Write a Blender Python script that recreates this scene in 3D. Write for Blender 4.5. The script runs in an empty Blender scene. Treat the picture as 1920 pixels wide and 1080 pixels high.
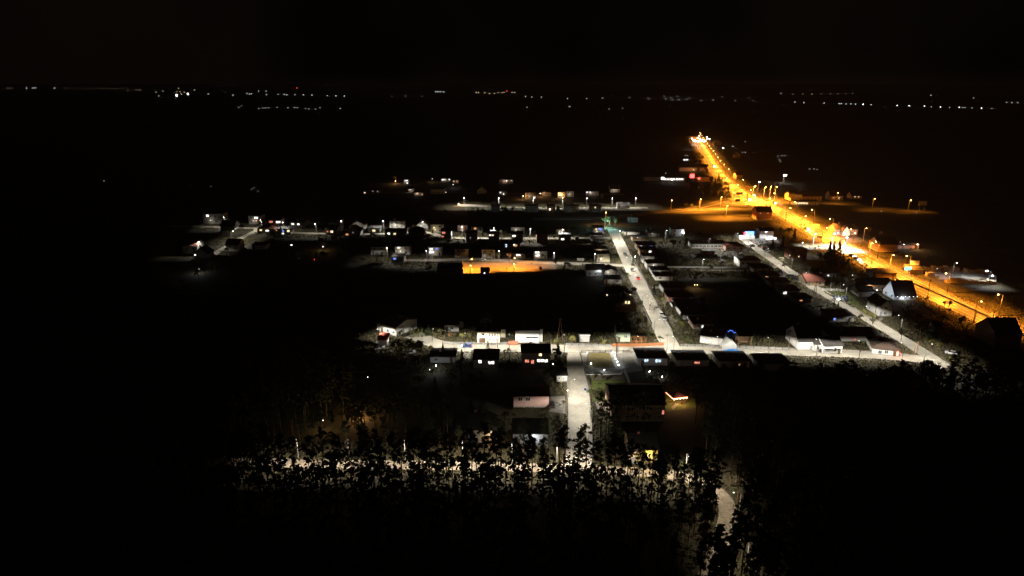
import bpy, math, random
import numpy as np
random.seed(7)
SC = bpy.context.scene
COL = SC.collection
R = math.radians
# ------------------------------------------------------------------ camera
PITCH, CAMH, FPX = R(16.615), 100.0, 1280.0
cam = bpy.data.cameras.new('camera')
cam.sensor_width = 36.0
cam.lens = 36.0 * FPX / 1920.0
cam.clip_start, cam.clip_end = 1.0, 60000.0
camo = bpy.data.objects.new('camera', cam); COL.objects.link(camo)
camo.location = (0, 0, CAMH)
camo.rotation_euler = (R(90) - PITCH, 0, 0)
SC.camera = camo
# ------------------------------------------------------------------ night sky
world = bpy.data.worlds.new('World'); SC.world = world; world.use_nodes = True
wn, wl = world.node_tree.nodes, world.node_tree.links
wn.clear()
wo = wn.new('ShaderNodeOutputWorld')
skyt = wn.new('ShaderNodeTexSky'); skyt.sky_type = 'NISHITA'; skyt.sun_disc = False
skyt.sun_elevation = R(4); skyt.sun_rotation = R(160)
bg1 = wn.new('ShaderNodeBackground'); bg1.inputs[1].default_value = 0.00008
wl.new(skyt.outputs[0], bg1.inputs[0])
bg2 = wn.new('ShaderNodeBackground')                       # even light pollution of the night air
bg2.inputs[0].default_value = (1.0, 0.60, 0.42, 1); bg2.inputs[1].default_value = 0.0011
sn = wn.new('ShaderNodeTexNoise'); sn.inputs['Scale'].default_value = 2.2; sn.inputs['Detail'].default_value = 3   # thin town-lit cloud
st = wn.new('ShaderNodeMapRange'); st.inputs[1].default_value = .35; st.inputs[2].default_value = .7; st.inputs[3].default_value = .0006; st.inputs[4].default_value = .0046
wl.new(sn.outputs['Fac'], st.inputs[0]); wl.new(st.outputs[0], bg2.inputs[1])
ad = wn.new('ShaderNodeAddShader')
wl.new(bg1.outputs[0], ad.inputs[0]); wl.new(bg2.outputs[0], ad.inputs[1]); wl.new(ad.outputs[0], wo.inputs[0])
sun = bpy.data.lights.new('moon_light', 'SUN'); sun.energy = 0.0012; sun.angle = R(0.5); sun.color = (1, .93, .84)
suno = bpy.data.objects.new('moon_light', sun); COL.objects.link(suno)
suno.rotation_euler = (R(55), 0, R(20))
vs = SC.view_settings
vs.view_transform = 'Standard'; vs.look = 'None'; vs.exposure = 0.0; vs.gamma = 1.0; vs.use_curve_mapping = False
cy = SC.cycles
cy.use_denoising = True
cy.sample_clamp_indirect = 4.0
cy.max_bounces = 4; cy.diffuse_bounces = 2; cy.glossy_bounces = 2; cy.transmission_bounces = 2; cy.volume_bounces = 0
cy.use_light_tree = True
cy.caustics_reflective = False; cy.caustics_refractive = False
HAZE = 0.0001
# ------------------------------------------------------------------ measuring
CP, SP = math.cos(PITCH), math.sin(PITCH)
def ray(px, py):
    u, v = (px - 960) / FPX, (540 - py) / FPX
    return (u, CP + v * SP, -SP + v * CP)
def G(px, py, z=0.0):                       # survey a photographed point to the level z
    d = ray(px, py); t = (CAMH - z) / -d[2]
    return (d[0] * t, d[1] * t)
def hgt(py, Y):                             # height of what shows at row py at the distance Y
    d = ray(960, py); return CAMH + d[2] * Y / d[1]
# ------------------------------------------------------------------ materials
MATS = {}
def mat(name, col, rough=0.8, var=0.18, scale=3.0, bump=0.0, metal=0.0, spec=0.3, col2=None, coord='Object'):
    m = bpy.data.materials.new(name); m.use_nodes = True
    nt = m.node_tree; n = nt.nodes; b = n['Principled BSDF']
    b.inputs['Roughness'].default_value = rough
    b.inputs['Metallic'].default_value = metal
    b.inputs['Specular IOR Level'].default_value = spec
    tc = n.new('ShaderNodeTexCoord'); nz = n.new('ShaderNodeTexNoise')
    nz.inputs['Scale'].default_value = scale; nz.inputs['Detail'].default_value = 5; nz.inputs['Roughness'].default_value = .65
    nt.links.new(tc.outputs[coord], nz.inputs['Vector'])
    rp = n.new('ShaderNodeValToRGB')
    a = [max(0, c * (1 - var)) for c in col]; c2 = col2 or [min(1, c * (1 + var)) for c in col]
    rp.color_ramp.elements[0].position = .3; rp.color_ramp.elements[1].position = .7
    rp.color_ramp.elements[0].color = (*a, 1); rp.color_ramp.elements[1].color = (*c2, 1)
    fn = n.new('ShaderNodeTexNoise'); fn.inputs['Scale'].default_value = max(1.6, scale*5); fn.inputs['Detail'].default_value = 3
    nt.links.new(tc.outputs[coord], fn.inputs['Vector'])
    mx = n.new('ShaderNodeMath'); mx.operation = 'MULTIPLY_ADD'; mx.inputs[1].default_value = .55
    m2 = n.new('ShaderNodeMath'); m2.operation = 'MULTIPLY_ADD'; m2.inputs[1].default_value = .75; m2.inputs[2].default_value = -.15
    nt.links.new(nz.outputs['Fac'], m2.inputs[0]); nt.links.new(fn.outputs['Fac'], mx.inputs[0]); nt.links.new(m2.outputs[0], mx.inputs[2])
    nt.links.new(mx.outputs[0], rp.inputs[0]); nt.links.new(rp.outputs[0], b.inputs['Base Color'])
    if bump:
        bp = n.new('ShaderNodeBump'); bp.inputs['Strength'].default_value = bump; bp.inputs['Distance'].default_value = .05
        nt.links.new(nz.outputs['Fac'], bp.inputs['Height']); nt.links.new(bp.outputs[0], b.inputs['Normal'])
    MATS[name] = m
    return m
def glow(name, col, s, k=1.0):
    s = s*k
    m = bpy.data.materials.new(name); m.use_nodes = True
    nt = m.node_tree; n = nt.nodes; n.clear()
    o = n.new('ShaderNodeOutputMaterial'); e = n.new('ShaderNodeEmission')
    e.inputs[0].default_value = (*col, 1); e.inputs[1].default_value = s
    nt.links.new(e.outputs[0], o.inputs[0])
    m.cycles.emission_sampling = 'NONE'
    MATS[name] = m
    return m
def room(name, col, s):                     # the lit room behind a pane: uneven, with curtains
    m = bpy.data.materials.new(name); m.use_nodes = True
    nt = m.node_tree; n = nt.nodes; n.clear()
    o = n.new('ShaderNodeOutputMaterial'); e = n.new('ShaderNodeEmission'); tc = n.new('ShaderNodeTexCoord')
    oi = n.new('ShaderNodeObjectInfo'); nz = n.new('ShaderNodeTexNoise'); nz.noise_dimensions = '4D'
    nz.inputs['Scale'].default_value = 2.5; nz.inputs['Detail'].default_value = 2
    mp = n.new('ShaderNodeMapRange'); mp.inputs[1].default_value = .35; mp.inputs[2].default_value = .65
    mp.inputs[3].default_value = s * .25; mp.inputs[4].default_value = s * 1.5
    rm = n.new('ShaderNodeMath'); rm.operation = 'MULTIPLY'; rm.inputs[1].default_value = 40
    nt.links.new(oi.outputs['Random'], rm.inputs[0]); nt.links.new(rm.outputs[0], nz.inputs['W'])
    nt.links.new(tc.outputs['Object'], nz.inputs['Vector']); nt.links.new(nz.outputs['Fac'], mp.inputs[0])
    e.inputs[0].default_value = (*col, 1); nt.links.new(mp.outputs[0], e.inputs[1]); nt.links.new(e.outputs[0], o.inputs[0])
    m.cycles.emission_sampling = 'NONE'
    MATS[name] = m
    return m
def roofmat(name, col, rough=.85):          # courses of tile or sheet as fine relief
    m = mat(name, col, rough, .3, 1.5)
    nt = m.node_tree; n = nt.nodes; b = n['Principled BSDF']
    wv = n.new('ShaderNodeTexWave'); wv.inputs['Scale'].default_value = 4.0; wv.inputs['Distortion'].default_value = .3
    tc = n.new('ShaderNodeTexCoord'); nt.links.new(tc.outputs['Object'], wv.inputs['Vector'])
    bp = n.new('ShaderNodeBump'); bp.inputs['Strength'].default_value = .4; bp.inputs['Distance'].default_value = .05
    nt.links.new(wv.outputs['Fac'], bp.inputs['Height']); nt.links.new(bp.outputs[0], b.inputs['Normal'])
    return m
mat('grass', (.030, .030, .013), .95, .5, .08, .3, col2=(.075, .065, .032))
mat('rough_grass', (.055, .050, .020), .95, .5, .4, 0, col2=(.16, .135, .07)); mat('dry_lawn', (.17, .135, .05), .95, .35, .5, .4)
mat('lawn', (.085, .11, .022), .95, .35, .6, .4)
mat('soil', (.12, .10, .075), .95, .4, .25, .3)
mat('paving', (.39, .36, .30), .85, .34, .16, .15)
mat('dirt_road', (.22, .185, .14), .95, .55, .5, .3)
mat('yard_paving', (.26, .24, .21), .9, .2, .6, .1)
mat('asphalt', (.085, .08, .075), .7, .3, .4, .15)
mat('kerb', (.40, .38, .34), .9, .2, 1.0)
mat('line_paint', (.75, .74, .70), .7, .15, .8)
mat('white', (.64, .63, .60), .85, .10, .8)
mat('cream', (.68, .62, .44), .85, .12, .8)
mat('grey', (.34, .34, .34), .85, .18, .8)
mat('pale_grey', (.52, .52, .50), .85, .15, .8)
mat('brown', (.30, .19, .12), .85, .2, .8)
mat('pink', (.62, .40, .35), .85, .12, .8)
mat('green_wall', (.42, .52, .36), .85, .12, .8)
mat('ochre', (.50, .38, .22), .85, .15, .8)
mat('brick', (.32, .13, .08), .85, .3, 3)
mat('blue_white', (.60, .68, .76), .8, .1, .8)
roofmat('roof_dark', (.030, .028, .027)); roofmat('roof_red', (.10, .032, .022)); roofmat('roof_brown', (.055, .036, .026))
roofmat('roof_grey', (.11, .105, .10)); roofmat('roof_tar', (.04, .04, .042)); roofmat('roof_bright_red', (.35, .06, .035))
mat('frame_white', (.70, .70, .68), .6, .06, 2); mat('frame_brown', (.12, .06, .03), .6, .15, 2)
mat('glass', (.02, .022, .026), .08, .2, 1, spec=.6)
mat('door_dark', (.10, .055, .03), .7, .2, 2); mat('door_grey', (.25, .25, .26), .6, .1, 2)
mat('concrete', (.36, .35, .32), .9, .2, 1.2, .1); mat('wood', (.16, .10, .055), .9, .3, 2, .2); mat('orange_wood', (.32, .125, .05), .8, .25, 2, .1)
mat('steel', (.35, .36, .37), .45, .1, 3, metal=.6); mat('dark_metal', (.05, .05, .05), .5, .2, 3, metal=.3)
mat('bark', (.12, .075, .045), .95, .35, 3, .5); mat('pine_needles', (.038, .048, .020), .9, .4, 1.2)
mat('spruce_needles', (.030, .042, .018), .9, .4, 1.2); mat('thuja', (.075, .095, .022), .9, .35, 2)
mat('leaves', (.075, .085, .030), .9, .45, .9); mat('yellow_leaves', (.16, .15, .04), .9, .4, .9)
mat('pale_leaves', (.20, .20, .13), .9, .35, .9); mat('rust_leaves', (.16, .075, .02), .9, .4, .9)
mat('pale_bark', (.30, .27, .22), .9, .3, 3, .3)
mat('rubber', (.02, .02, .02), .8, .2, 5); mat('plastic_blue', (.03, .10, .45), .5, .15, 3); mat('tarp_blue', (.04, .20, .60), .6, .25, 1.5)
mat('tarp_white', (.5, .5, .48), .7, .15, 1.5); mat('timber', (.42, .32, .20), .9, .3, 2, .3); mat('timber_grey', (.42, .38, .33), .9, .3, 2, .3)
mat('panel_blue', (.02, .025, .05), .2, .25, 2, spec=.6)
for k, c in dict(car_white=(.6, .6, .6), car_dark=(.03, .03, .035), car_blue=(.05, .10, .30), car_red=(.35, .03, .02), car_silver=(.35, .36, .37)).items():
    mat(k, c, .3, .05, 3, spec=.5)
room('lit_w', (1, .95, .88), 2.6); room('lit_y', (1, .78, .42), 1.8); room('lit_o', (1, .46, .16), 1.3)
room('lit_b', (.22, .32, 1.0), 1.6); room('lit_r', (1, .30, .20), 1.2); room('lit_d', (.75, .72, .68), .35); room('lit_c', (.6, .8, 1.0), 1.6)
glow('bulb_white', (1, .93, .80), 6); glow('bulb_star', (1, .95, .86), 60); glow('bulb_cool', (.86, .94, 1), 60); glow('bulb_orange', (1, .50, .12), 60)
glow('bulb_cyan', (.45, 1, .95), 30); glow('bulb_warm', (1, .72, .40), 30); glow('bulb_red', (1, .03, .03), 14)
glow('strip_red', (1, .25, .14), 7); glow('strip_blue', (.10, .22, 1), 8); glow('strip_white', (.9, .95, 1), 6)
glow('sign_blue', (.08, .22, 1), 7); glow('sign_red', (1, .06, .05), 7); glow('sign_teal', (.15, 1, .75), 4); glow('sign_white', (1, .97, .95), 5)
FARC = dict(far_white=((1, .95, .88), 1.6), far_bright=((1, .97, .92), 9), far_warm=((1, .74, .45), 1.0), far_red=((1, .08, .05), 1.6)); glow('headlight', (1, .96, .85), 500); glow('taillight', (1, .03, .02), 12)
# ------------------------------------------------------------------ mesh helpers
class MB:
    def __init__(s): s.v, s.f = [], []
    def add(s, vs, fs):
        o = len(s.v); s.v += [tuple(p) for p in vs]; s.f += [tuple(i + o for i in f) for f in fs]; return s
    def box(s, x0, x1, y0, y1, z0, z1):
        return s.add([(x0,y0,z0),(x1,y0,z0),(x1,y1,z0),(x0,y1,z0),(x0,y0,z1),(x1,y0,z1),(x1,y1,z1),(x0,y1,z1)],
                     [(3,2,1,0),(4,5,6,7),(0,1,5,4),(1,2,6,5),(2,3,7,6),(3,0,4,7)])
    def tube(s, a, b, r0, r1, n=6, cap=True):
        a, b = np.array(a, float), np.array(b, float); d = b - a; L = np.linalg.norm(d)
        if L < 1e-6: return s
        d /= L; u = np.cross(d, (0, 0, 1) if abs(d[2]) < .9 else (1, 0, 0)); u /= np.linalg.norm(u); w = np.cross(d, u)
        vs = []
        for p, r in ((a, r0), (b, r1)):
            for i in range(n):
                t = 2 * math.pi * i / n; vs.append(tuple(p + r * (math.cos(t) * u + math.sin(t) * w)))
        fs = [(i, (i + 1) % n, n + (i + 1) % n, n + i) for i in range(n)]
        if cap: fs += [tuple(range(n))[::-1], tuple(range(n, 2 * n))]
        return s.add(vs, fs)
    def prism(s, prof, axis, a0, a1):        # closed (p,z) profile pushed along an axis
        n = len(prof); vs = []
        for a in (a0, a1):
            for p, z in prof: vs.append((a, p, z) if axis == 'x' else (p, a, z))
        return s.add(vs, [(i, (i + 1) % n, n + (i + 1) % n, n + i) for i in range(n)] + [tuple(range(n))[::-1], tuple(range(n, 2 * n))])
    def lathe(s, prof, n=10, c=(0, 0)):
        vs, fs = [], []
        for r, z in prof:
            for i in range(n):
                t = 2 * math.pi * i / n; vs.append((c[0] + r * math.cos(t), c[1] + r * math.sin(t), z))
        for k in range(len(prof) - 1):
            fs += [(k*n+i, k*n+(i+1) % n, (k+1)*n+(i+1) % n, (k+1)*n+i) for i in range(n)]
        fs += [tuple(range(n))[::-1], tuple(range((len(prof)-1)*n, len(prof)*n))]
        return s.add(vs, fs)
    def mesh(s, name, m):
        me = bpy.data.meshes.new(name); me.from_pydata(s.v, [], s.f); me.update()
        if m: me.materials.append(MATS[m])
        return me
def link(name, data, parent=None, loc=None, rz=0.0, scale=None):
    o = bpy.data.objects.new(name, data); COL.objects.link(o)
    if parent is not None: o.parent = parent
    if loc is not None: o.location = loc
    if rz: o.rotation_euler = (0, 0, rz)
    if scale is not None: o.scale = scale
    return o
def part(name, mb, m, parent): return link(name, mb.mesh(name, m), parent)
def tag(o, label, cat, group=None):
    o['label'] = label; o['category'] = cat
    if group: o['group'] = group
    return o
def thing(name, label, cat, loc, rz=0.0, group=None):
    return tag(link(name, None, None, loc, rz), label, cat, group)
def struct(name, me, kind='structure'):
    o = link(name, me); o['kind'] = kind; return o
# ------------------------------------------------------------------ ground
xs = np.unique(np.concatenate([np.linspace(-30000, -1500, 20), np.linspace(-1500, 1500, 61), np.linspace(1500, 30000, 20)]))
ys = np.unique(np.concatenate([np.linspace(-3000, -200, 8), np.linspace(-200, 2200, 49), np.linspace(2200, 32000, 24)]))
gv = [(float(x), float(y), 0.0) for y in ys for x in xs]
nx = len(xs)
gf = [(j*nx+i, j*nx+i+1, (j+1)*nx+i+1, (j+1)*nx+i) for j in range(len(ys)-1) for i in range(nx-1)]
gm = bpy.data.meshes.new('ground'); gm.from_pydata(gv, [], gf); gm.materials.append(MATS['grass'])
struct('ground', gm)
def smooth(pts, n=4):
    P = [np.array(p) for p in pts]; out = []
    for i in range(len(P) - 1):
        p0, p1, p2, p3 = P[max(i-1, 0)], P[i], P[i+1], P[min(i+2, len(P)-1)]
        for k in range(n):
            t = k / n
            out.append(.5*((2*p1) + (-p0+p2)*t + (2*p0-5*p1+4*p2-p3)*t*t + (-p0+3*p1-3*p2+p3)*t**3))
    out.append(P[-1]); return out
def ribbon(C, o0, o1, z0, z1=None):
    n = len(C); L, Rr = [], []
    for i in range(n):
        d = C[min(i+1, n-1)] - C[max(i-1, 0)]; d = d / np.linalg.norm(d); nn = np.array((d[1], -d[0]))
        L.append(C[i] + nn*o0); Rr.append(C[i] + nn*o1)
    vs = [(a[0], a[1], z0) for a in L] + [(a[0], a[1], z0) for a in Rr]
    if z1 is None:
        return vs, [(i, n+i, n+i+1, i+1) for i in range(n-1)]
    vs += [(a[0], a[1], z1) for a in L] + [(a[0], a[1], z1) for a in Rr]
    fs = []
    for i in range(n-1):
        fs += [(2*n+i, 3*n+i, 3*n+i+1, 2*n+i+1), (i, i+1, 2*n+i+1, 2*n+i), (n+i+1, n+i, 3*n+i, 3*n+i+1)]
    return vs, fs
ROADS = {}
def road(name, px, width, m, z=.04, kerb=True, shoulder=None):
    C = smooth([G(*p) for p in px]); ROADS[name] = C
    o = struct(name, MB().add(*ribbon(C, -width/2, width/2, z)).mesh(name, m))
    if kerb:
        for s in (-1, 1):
            a, b = sorted((s*width/2, s*(width/2+.22)))
            part('kerb', MB().add(*ribbon(C, a, b, 0, z+.11)), 'kerb', o)
    if shoulder:
        for s in (-1, 1):
            a, b = sorted((s*(width/2+.24), s*(width/2+shoulder)))
            part('verge', MB().add(*ribbon(C, a, b, z-.025)), 'soil', o)
    return o
road('front_street', [(770,628),(790,634),(812,643),(850,651),(900,653),(1060,654),(1270,656),(1480,660),(1640,666),(1760,678)], 7.6, 'paving', .040, shoulder=2)
road('lane', [(1083,661),(1080,690),(1085,745),(1088,800),(1086,850),(1083,874)], 6.8, 'paving', .046, shoulder=1.2)
road('village_street', [(1257,650),(1227,590),(1202,540),(1179,495),(1161,455),(1148,430)], 7.0, 'paving', .049, shoulder=1.8)
road('side_street', [(1775,690),(1700,642),(1640,606),(1565,562),(1510,529),(1452,490),(1404,456),(1380,440)], 5.6, 'paving', .052, shoulder=1.5)
road('cross_street', [(750,488),(820,488),(880,487),(950,489),(1000,492),(1090,495),(1172,498)], 5.4, 'paving', .043, shoulder=1.2)
road('service_road', [(1186,500),(1215,504),(1300,506),(1400,507),(1455,500)], 3.4, 'dirt_road', .043, kerb=False)
road('upper_street', [(490,430),(560,437),(690,439),(800,436),(830,445),(900,447),(1000,447),(1145,446)], 5.0, 'paving', .043, shoulder=1)
road('high_street', [(850,386),(930,388),(1000,390),(1100,390),(1215,390)], 5.0, 'paving', .043)
road('far_street', [(680,361),(800,361),(960,363),(1170,365)], 5.0, 'dirt_road', .04, kerb=False)
road('west_street', [(320,424),(415,426),(492,429)], 5.0, 'paving', .040)
road('west_lane', [(486,430),(455,445),(435,457),(412,470),(398,480)], 4.5, 'paving', .046, kerb=False)
road('forest_road', [(380,866),(520,868),(700,871),(900,874),(1100,881),(1240,888),(1310,903),(1352,930),(1365,962),(1356,1010),(1340,1060),(1300,1110),(1180,1170)], 4.4, 'dirt_road', .040, kerb=False)
hw = road('highway', [(1302,254),(1310,268),(1323,290),(1347,328),(1384,360),(1432,383),(1482,407),(1540,440),(1592,470),(1650,502),(1740,548),(1830,590),(1960,648)], 15.0, 'asphalt', .046, shoulder=3.0)
CH = ROADS['highway']
for o0 in (-6.1, -3.1, 2.9, 5.9): part('edge_line', MB().add(*ribbon(CH, o0, o0+.18, .052)), 'line_paint', hw)
dl = MB()
for i in range(len(CH)-1):
    L = np.linalg.norm(CH[i+1]-CH[i]); k = 0
    while k*9+4 < L:
        a = CH[i]+(CH[i+1]-CH[i])*(k*9/L); b = CH[i]+(CH[i+1]-CH[i])*((k*9+4)/L)
        dl.add(*ribbon([a, b], -.1, .1, .053)); k += 1
part('centre_dashes', dl, 'line_paint', hw)
road('junction_road', [(1000,411),(1130,409),(1220,400),(1300,393),(1420,392),(1470,398)], 6.5, 'asphalt', .040, shoulder=2)
road('slip_road', [(1285,394),(1330,384),(1365,374),(1400,366)], 6.0, 'asphalt', .043, shoulder=1.5)
road('east_road', [(1450,386),(1500,379),(1560,382),(1640,389),(1760,399)], 7.0, 'asphalt', .040, shoulder=2)
def patch(name, pts, m, z=.025):
    return struct(name, MB().add([(*G(*p), z) for p in pts][::-1], [tuple(range(len(pts)))]).mesh(name, m))
patch('junction_plaza', [(1372,362),(1440,362),(1478,384),(1470,393),(1418,390),(1350,380)], 'asphalt', .034)
patch('garden_lawn', [(1089,662),(1143,662),(1153,688),(1096,688)], 'dry_lawn', .02)
patch('garden_path', [(1143,662),(1168,662),(1171,700),(1100,700),(1096.5,689),(1153.5,689)], 'yard_paving', .022)
patch('garden_bed', [(1100,703),(1171,703),(1172,712),(1105,712)], 'soil', .02)
patch('lower_lawn', [(1106,713),(1172,713),(1174,727),(1110,727)], 'lawn', .02)
patch('house_forecourt', [(1168,660),(1198,660),(1205,695),(1172,700)], 'yard_paving', .02)
patch('small_lawn', [(1112,745),(1141,745),(1142,752),(1112,752)], 'lawn', .02)
patch('terrace_drive', [(1116,753),(1142,753),(1142,770),(1120,770)], 'yard_paving', .02)
patch('pink_house_yard', [(1030,744),(1063,742),(1063,776),(1030,772)], 'yard_paving', .02)
patch('roadside_lawn', [(1530,543),(1590,548),(1608,566),(1630,588),(1600,578),(1560,556)], 'lawn', .02)
patch('football_lawn', [(868,514),(868,491),(1000,493),(1045,496),(1040,516)], 'soil', .02)
patch('lumber_yard_ground', [(1735,504),(1860,508),(1868,522),(1760,524)], 'concrete', .02)
patch('gazebo_lawn', [(1235,738),(1262,728),(1300,735),(1305,765),(1250,772)], 'lawn', .02)
patch('gazebo_path', [(1258,765),(1266,756),(1273,757),(1263,768)], 'yard_paving', .03)
patch('gas_forecourt', [(1390,446),(1455,444),(1462,456),(1400,460)], 'yard_paving', .02)
patch('school_court', [(1312,466),(1392,466),(1390,482),(1318,482)], 'yard_paving', .02)
patch('bungalow_drive', [(1240,592),(1262,590),(1272,604),(1252,606)], 'yard_paving', .02)
patch('white_house_yard', [(700,640),(740,636),(735,660),(705,662)], 'yard_paving', .02)
patch('parking_ground', [(1505,446),(1600,440),(1625,452),(1560,462)], 'asphalt', .036)
patch('driveway', [(870,660),(884,660),(880,682),(866,682)], 'yard_paving', .02)
patch('station_apron', [(1290,264),(1312,264),(1318,274),(1296,274)], 'concrete', .03)
# ------------------------------------------------------------------ houses
def frame_mesh(m):                          # unit window frame in the x-z plane, proud of the wall
    b = MB(); t = .07
    b.box(-.5, .5, -.05, .02, -.5, -.5+t); b.box(-.5, .5, -.05, .02, .5-t, .5)
    b.box(-.5, -.5+t, -.05, .02, -.5+t, .5-t); b.box(.5-t, .5, -.05, .02, -.5+t, .5-t); b.box(-.035, .035, -.045, .02, -.5+t, .5-t)
    return b.mesh('window_frame', m)
FR = {'w': frame_mesh('frame_white'), 'b': frame_mesh('frame_brown')}
PANE = {k: MB().box(-.46, .46, -.02, .015, -.46, .46).mesh('pane', m) for k, m in
        dict(x='glass', w='lit_w', y='lit_y', o='lit_o', b='lit_b', r='lit_r', d='lit_d', c='lit_c').items()}
def window(root, wall, u, z, w, h, lit, W, D, fr='w'):
    if wall == 'f': loc, rz = (u, 0, z), 0
    elif wall == 'l': loc, rz = (0, u, z), -math.pi/2
    else: loc, rz = (W, u, z), math.pi/2
    f = link('window', FR[fr], root, loc, rz, (w, 1, h))
    link('pane', PANE[lit], f)
def door(root, wall, u, w, h, W, D, m='door_dark', z=0):
    mb = MB().box(-w/2, w/2, -.05, .02, 0, h); mb.box(-w/2-.08, w/2+.08, -.03, .02, h, h+.1)
    d = part('door', mb, m, root)
    if wall == 'f': d.location = (u, 0, z)
    elif wall == 'l': d.location, d.rotation_euler = (0, u, z), (0, 0, -math.pi/2)
    else: d.location, d.rotation_euler = (W, u, z), (0, 0, math.pi/2)
HOUSES = []
def house(label, x0, x1, yb, yt, D=9.0, roof='flat', rise=2.2, wall='white', rf='roof_tar', lit=(), rot=None, name='house', cat='house',
          win=True, chim=1, group=None, drs=1, over=.45, side=True, fr='w', y2=None):
    P0, P1 = np.array(G(x0, yb)), np.array(G(x1, yb if y2 is None else y2))
    dv = P1 - P0; W = float(np.linalg.norm(dv)); rz = math.atan2(dv[1], dv[0])
    h = hgt(yt, P0[1]) if yt > 20 else yt
    h = max(2.3, h)
    root = thing(name, label, cat, (float(P0[0]), float(P0[1]), 0), rz, group)
    HOUSES.append((P0, P1, D, rz))
    rn = random.Random(sum(map(ord, label)))
    wb = MB(); e = .0
    t = .22
    if roof == 'gx':
        s = rise/(D/2); wb.prism([(0, 0), (D, 0), (D, h), (D/2, h+rise), (0, h)], 'x', 0, W)
        rb = MB().prism([(-over, h-s*over+.02), (D/2, h+rise+.02), (D+over, h-s*over+.02), (D+over, h-s*over+t+.02), (D/2, h+rise+t+.05), (-over, h-s*over+t+.02)], 'x', -over*.8, W+over*.8)
    elif roof == 'gy':
        s = rise/(W/2); wb.prism([(0, 0), (0, h), (W/2, h+rise), (W, h), (W, 0)], 'y', 0, D)
        rb = MB().prism([(-over, h-s*over+.02), (-over, h-s*over+t+.02), (W/2, h+rise+t+.05), (W+over, h-s*over+t+.02), (W+over, h-s*over+.02), (W/2, h+rise+.02)], 'y', -over*.8, D+over*.8)
    else:
        wb.box(0, W, 0, D, 0, h)
        if roof == 'hip':
            o = over; z0 = h+.01; k = min(W, D)/2
            a = (k, D/2) if W >= D else (W/2, k); b = (W-k, D/2) if W >= D else (W/2, D-k)
            vs = [(-o,-o,z0),(W+o,-o,z0),(W+o,D+o,z0),(-o,D+o,z0),(-o,-o,z0+.15),(W+o,-o,z0+.15),(W+o,D+o,z0+.15),(-o,D+o,z0+.15),(a[0],a[1],z0+rise),(b[0],b[1],z0+rise)]
            top = [(4,5,9,8),(5,6,9),(6,7,8,9),(7,4,8)] if W >= D else [(4,5,8),(5,6,9,8),(6,7,9),(7,4,8,9)]
            rb = MB().add(vs, [(3,2,1,0),(0,1,5,4),(1,2,6,5),(2,3,7,6),(3,0,4,7)] + top)
        elif roof == 'mono':
            rb = MB().prism([(-over, h+.01), (D+over, h+.01), (D+over, h+rise), (-over, h+.22)], 'x', -over, W+over)
        else:
            rb = MB().box(-over, W+over, -over, D+over, h+.01, h+.28)
            rb.box(-over+.25, W+over-.25, -over+.25, D+over-.25, h+.28, h+.34)
    part('wall', wb, wall, root)
    pl = MB().box(-.04, W+.04, -.04, D+.04, 0, .35); part('plinth', pl, 'concrete', root)
    ro = part('roof', rb, rf, root)
    for c in range(chim):
        cx, cyy = W*(.3+.35*c+.1*rn.random()), D*(.45 + .15*rn.random())
        zb = h + (.3 if roof == 'flat' else rise*.55); zt = h + (1.1 if roof == 'flat' else rise+.7)
        cb = MB().box(cx-.35, cx+.35, cyy-.3, cyy+.3, zb-.2, zt); cb.box(cx-.42, cx+.42, cyy-.37, cyy+.37, zt, zt+.12)
        part('chimney', cb, 'brick' if rn.random() < .5 else 'concrete', ro)
    # lit windows measured on the front
    taken = []
    nrm = np.array((-math.sin(rz), math.cos(rz)))
    for q in lit:
        px, py, c = q[:3]; w_, h_ = (q[3], q[4]) if len(q) > 4 else (1.3, 1.25)
        d = ray(px, py); tt = float(P0 @ nrm) / (d[0]*nrm[0] + d[1]*nrm[1])
        X = np.array((d[0]*tt, d[1]*tt)); z = CAMH + d[2]*tt; u = float((X-P0) @ dv / W)
        u = min(max(u, w_/2+.15), max(W-w_/2-.15, w_/2+.15)); z = min(max(z, h_/2+.3), h + (rise*.6 if roof == 'gy' else 0) - h_/2-.12)
        z = max(z, h_/2+.1)
        window(root, 'f', u, z, w_, h_, c, W, D, fr); taken.append((u, z, w_, h_))
    st = max(1, int((h+.5)/2.6)); n = max(1, int(W/3.1)) if win else 0
    dr_u = None
    if drs and W > 4:
        dr_u = W*(.15 if rn.random() < .5 else .85)
        if all(abs(dr_u-u) > w_/2+.6 or z-h_/2 > 2.1 for u, z, w_, h_ in taken): door(root, 'f', dr_u, 1.0, 2.05, W, D, rn.choice(['door_dark', 'door_grey']), .02)
        else: dr_u = None
    for s_ in range(st):
        zc = (h/st)*s_ + min(1.55, h/st*.58)
        for k in range(n):
            u = W*(k+.5)/n + (rn.random()-.5)*.3; w_ = min(1.4, W/n-.5)
            if w_ < .5: continue
            if any(abs(u-a) < (w_+c)/2+.15 and abs(zc-b) < (1.25+e_)/2+.1 for a, b, c, e_ in taken): continue
            if s_ == 0 and dr_u is not None and abs(u-dr_u) < w_/2+.65: continue
            if zc+.65 > h-.05: continue
            window(root, 'f', u, zc, w_, 1.2, 'x', W, D, fr)
        if side and win:
            sd = 'r' if P0[0] < 0 else 'l'
            for k in range(max(1, int(D/4.5))):
                if zc+.65 < h-.05: window(root, sd, D*(k+.5)/max(1, int(D/4.5)), zc, 1.2, 1.2, 'x', W, D, fr)
    return root
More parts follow.
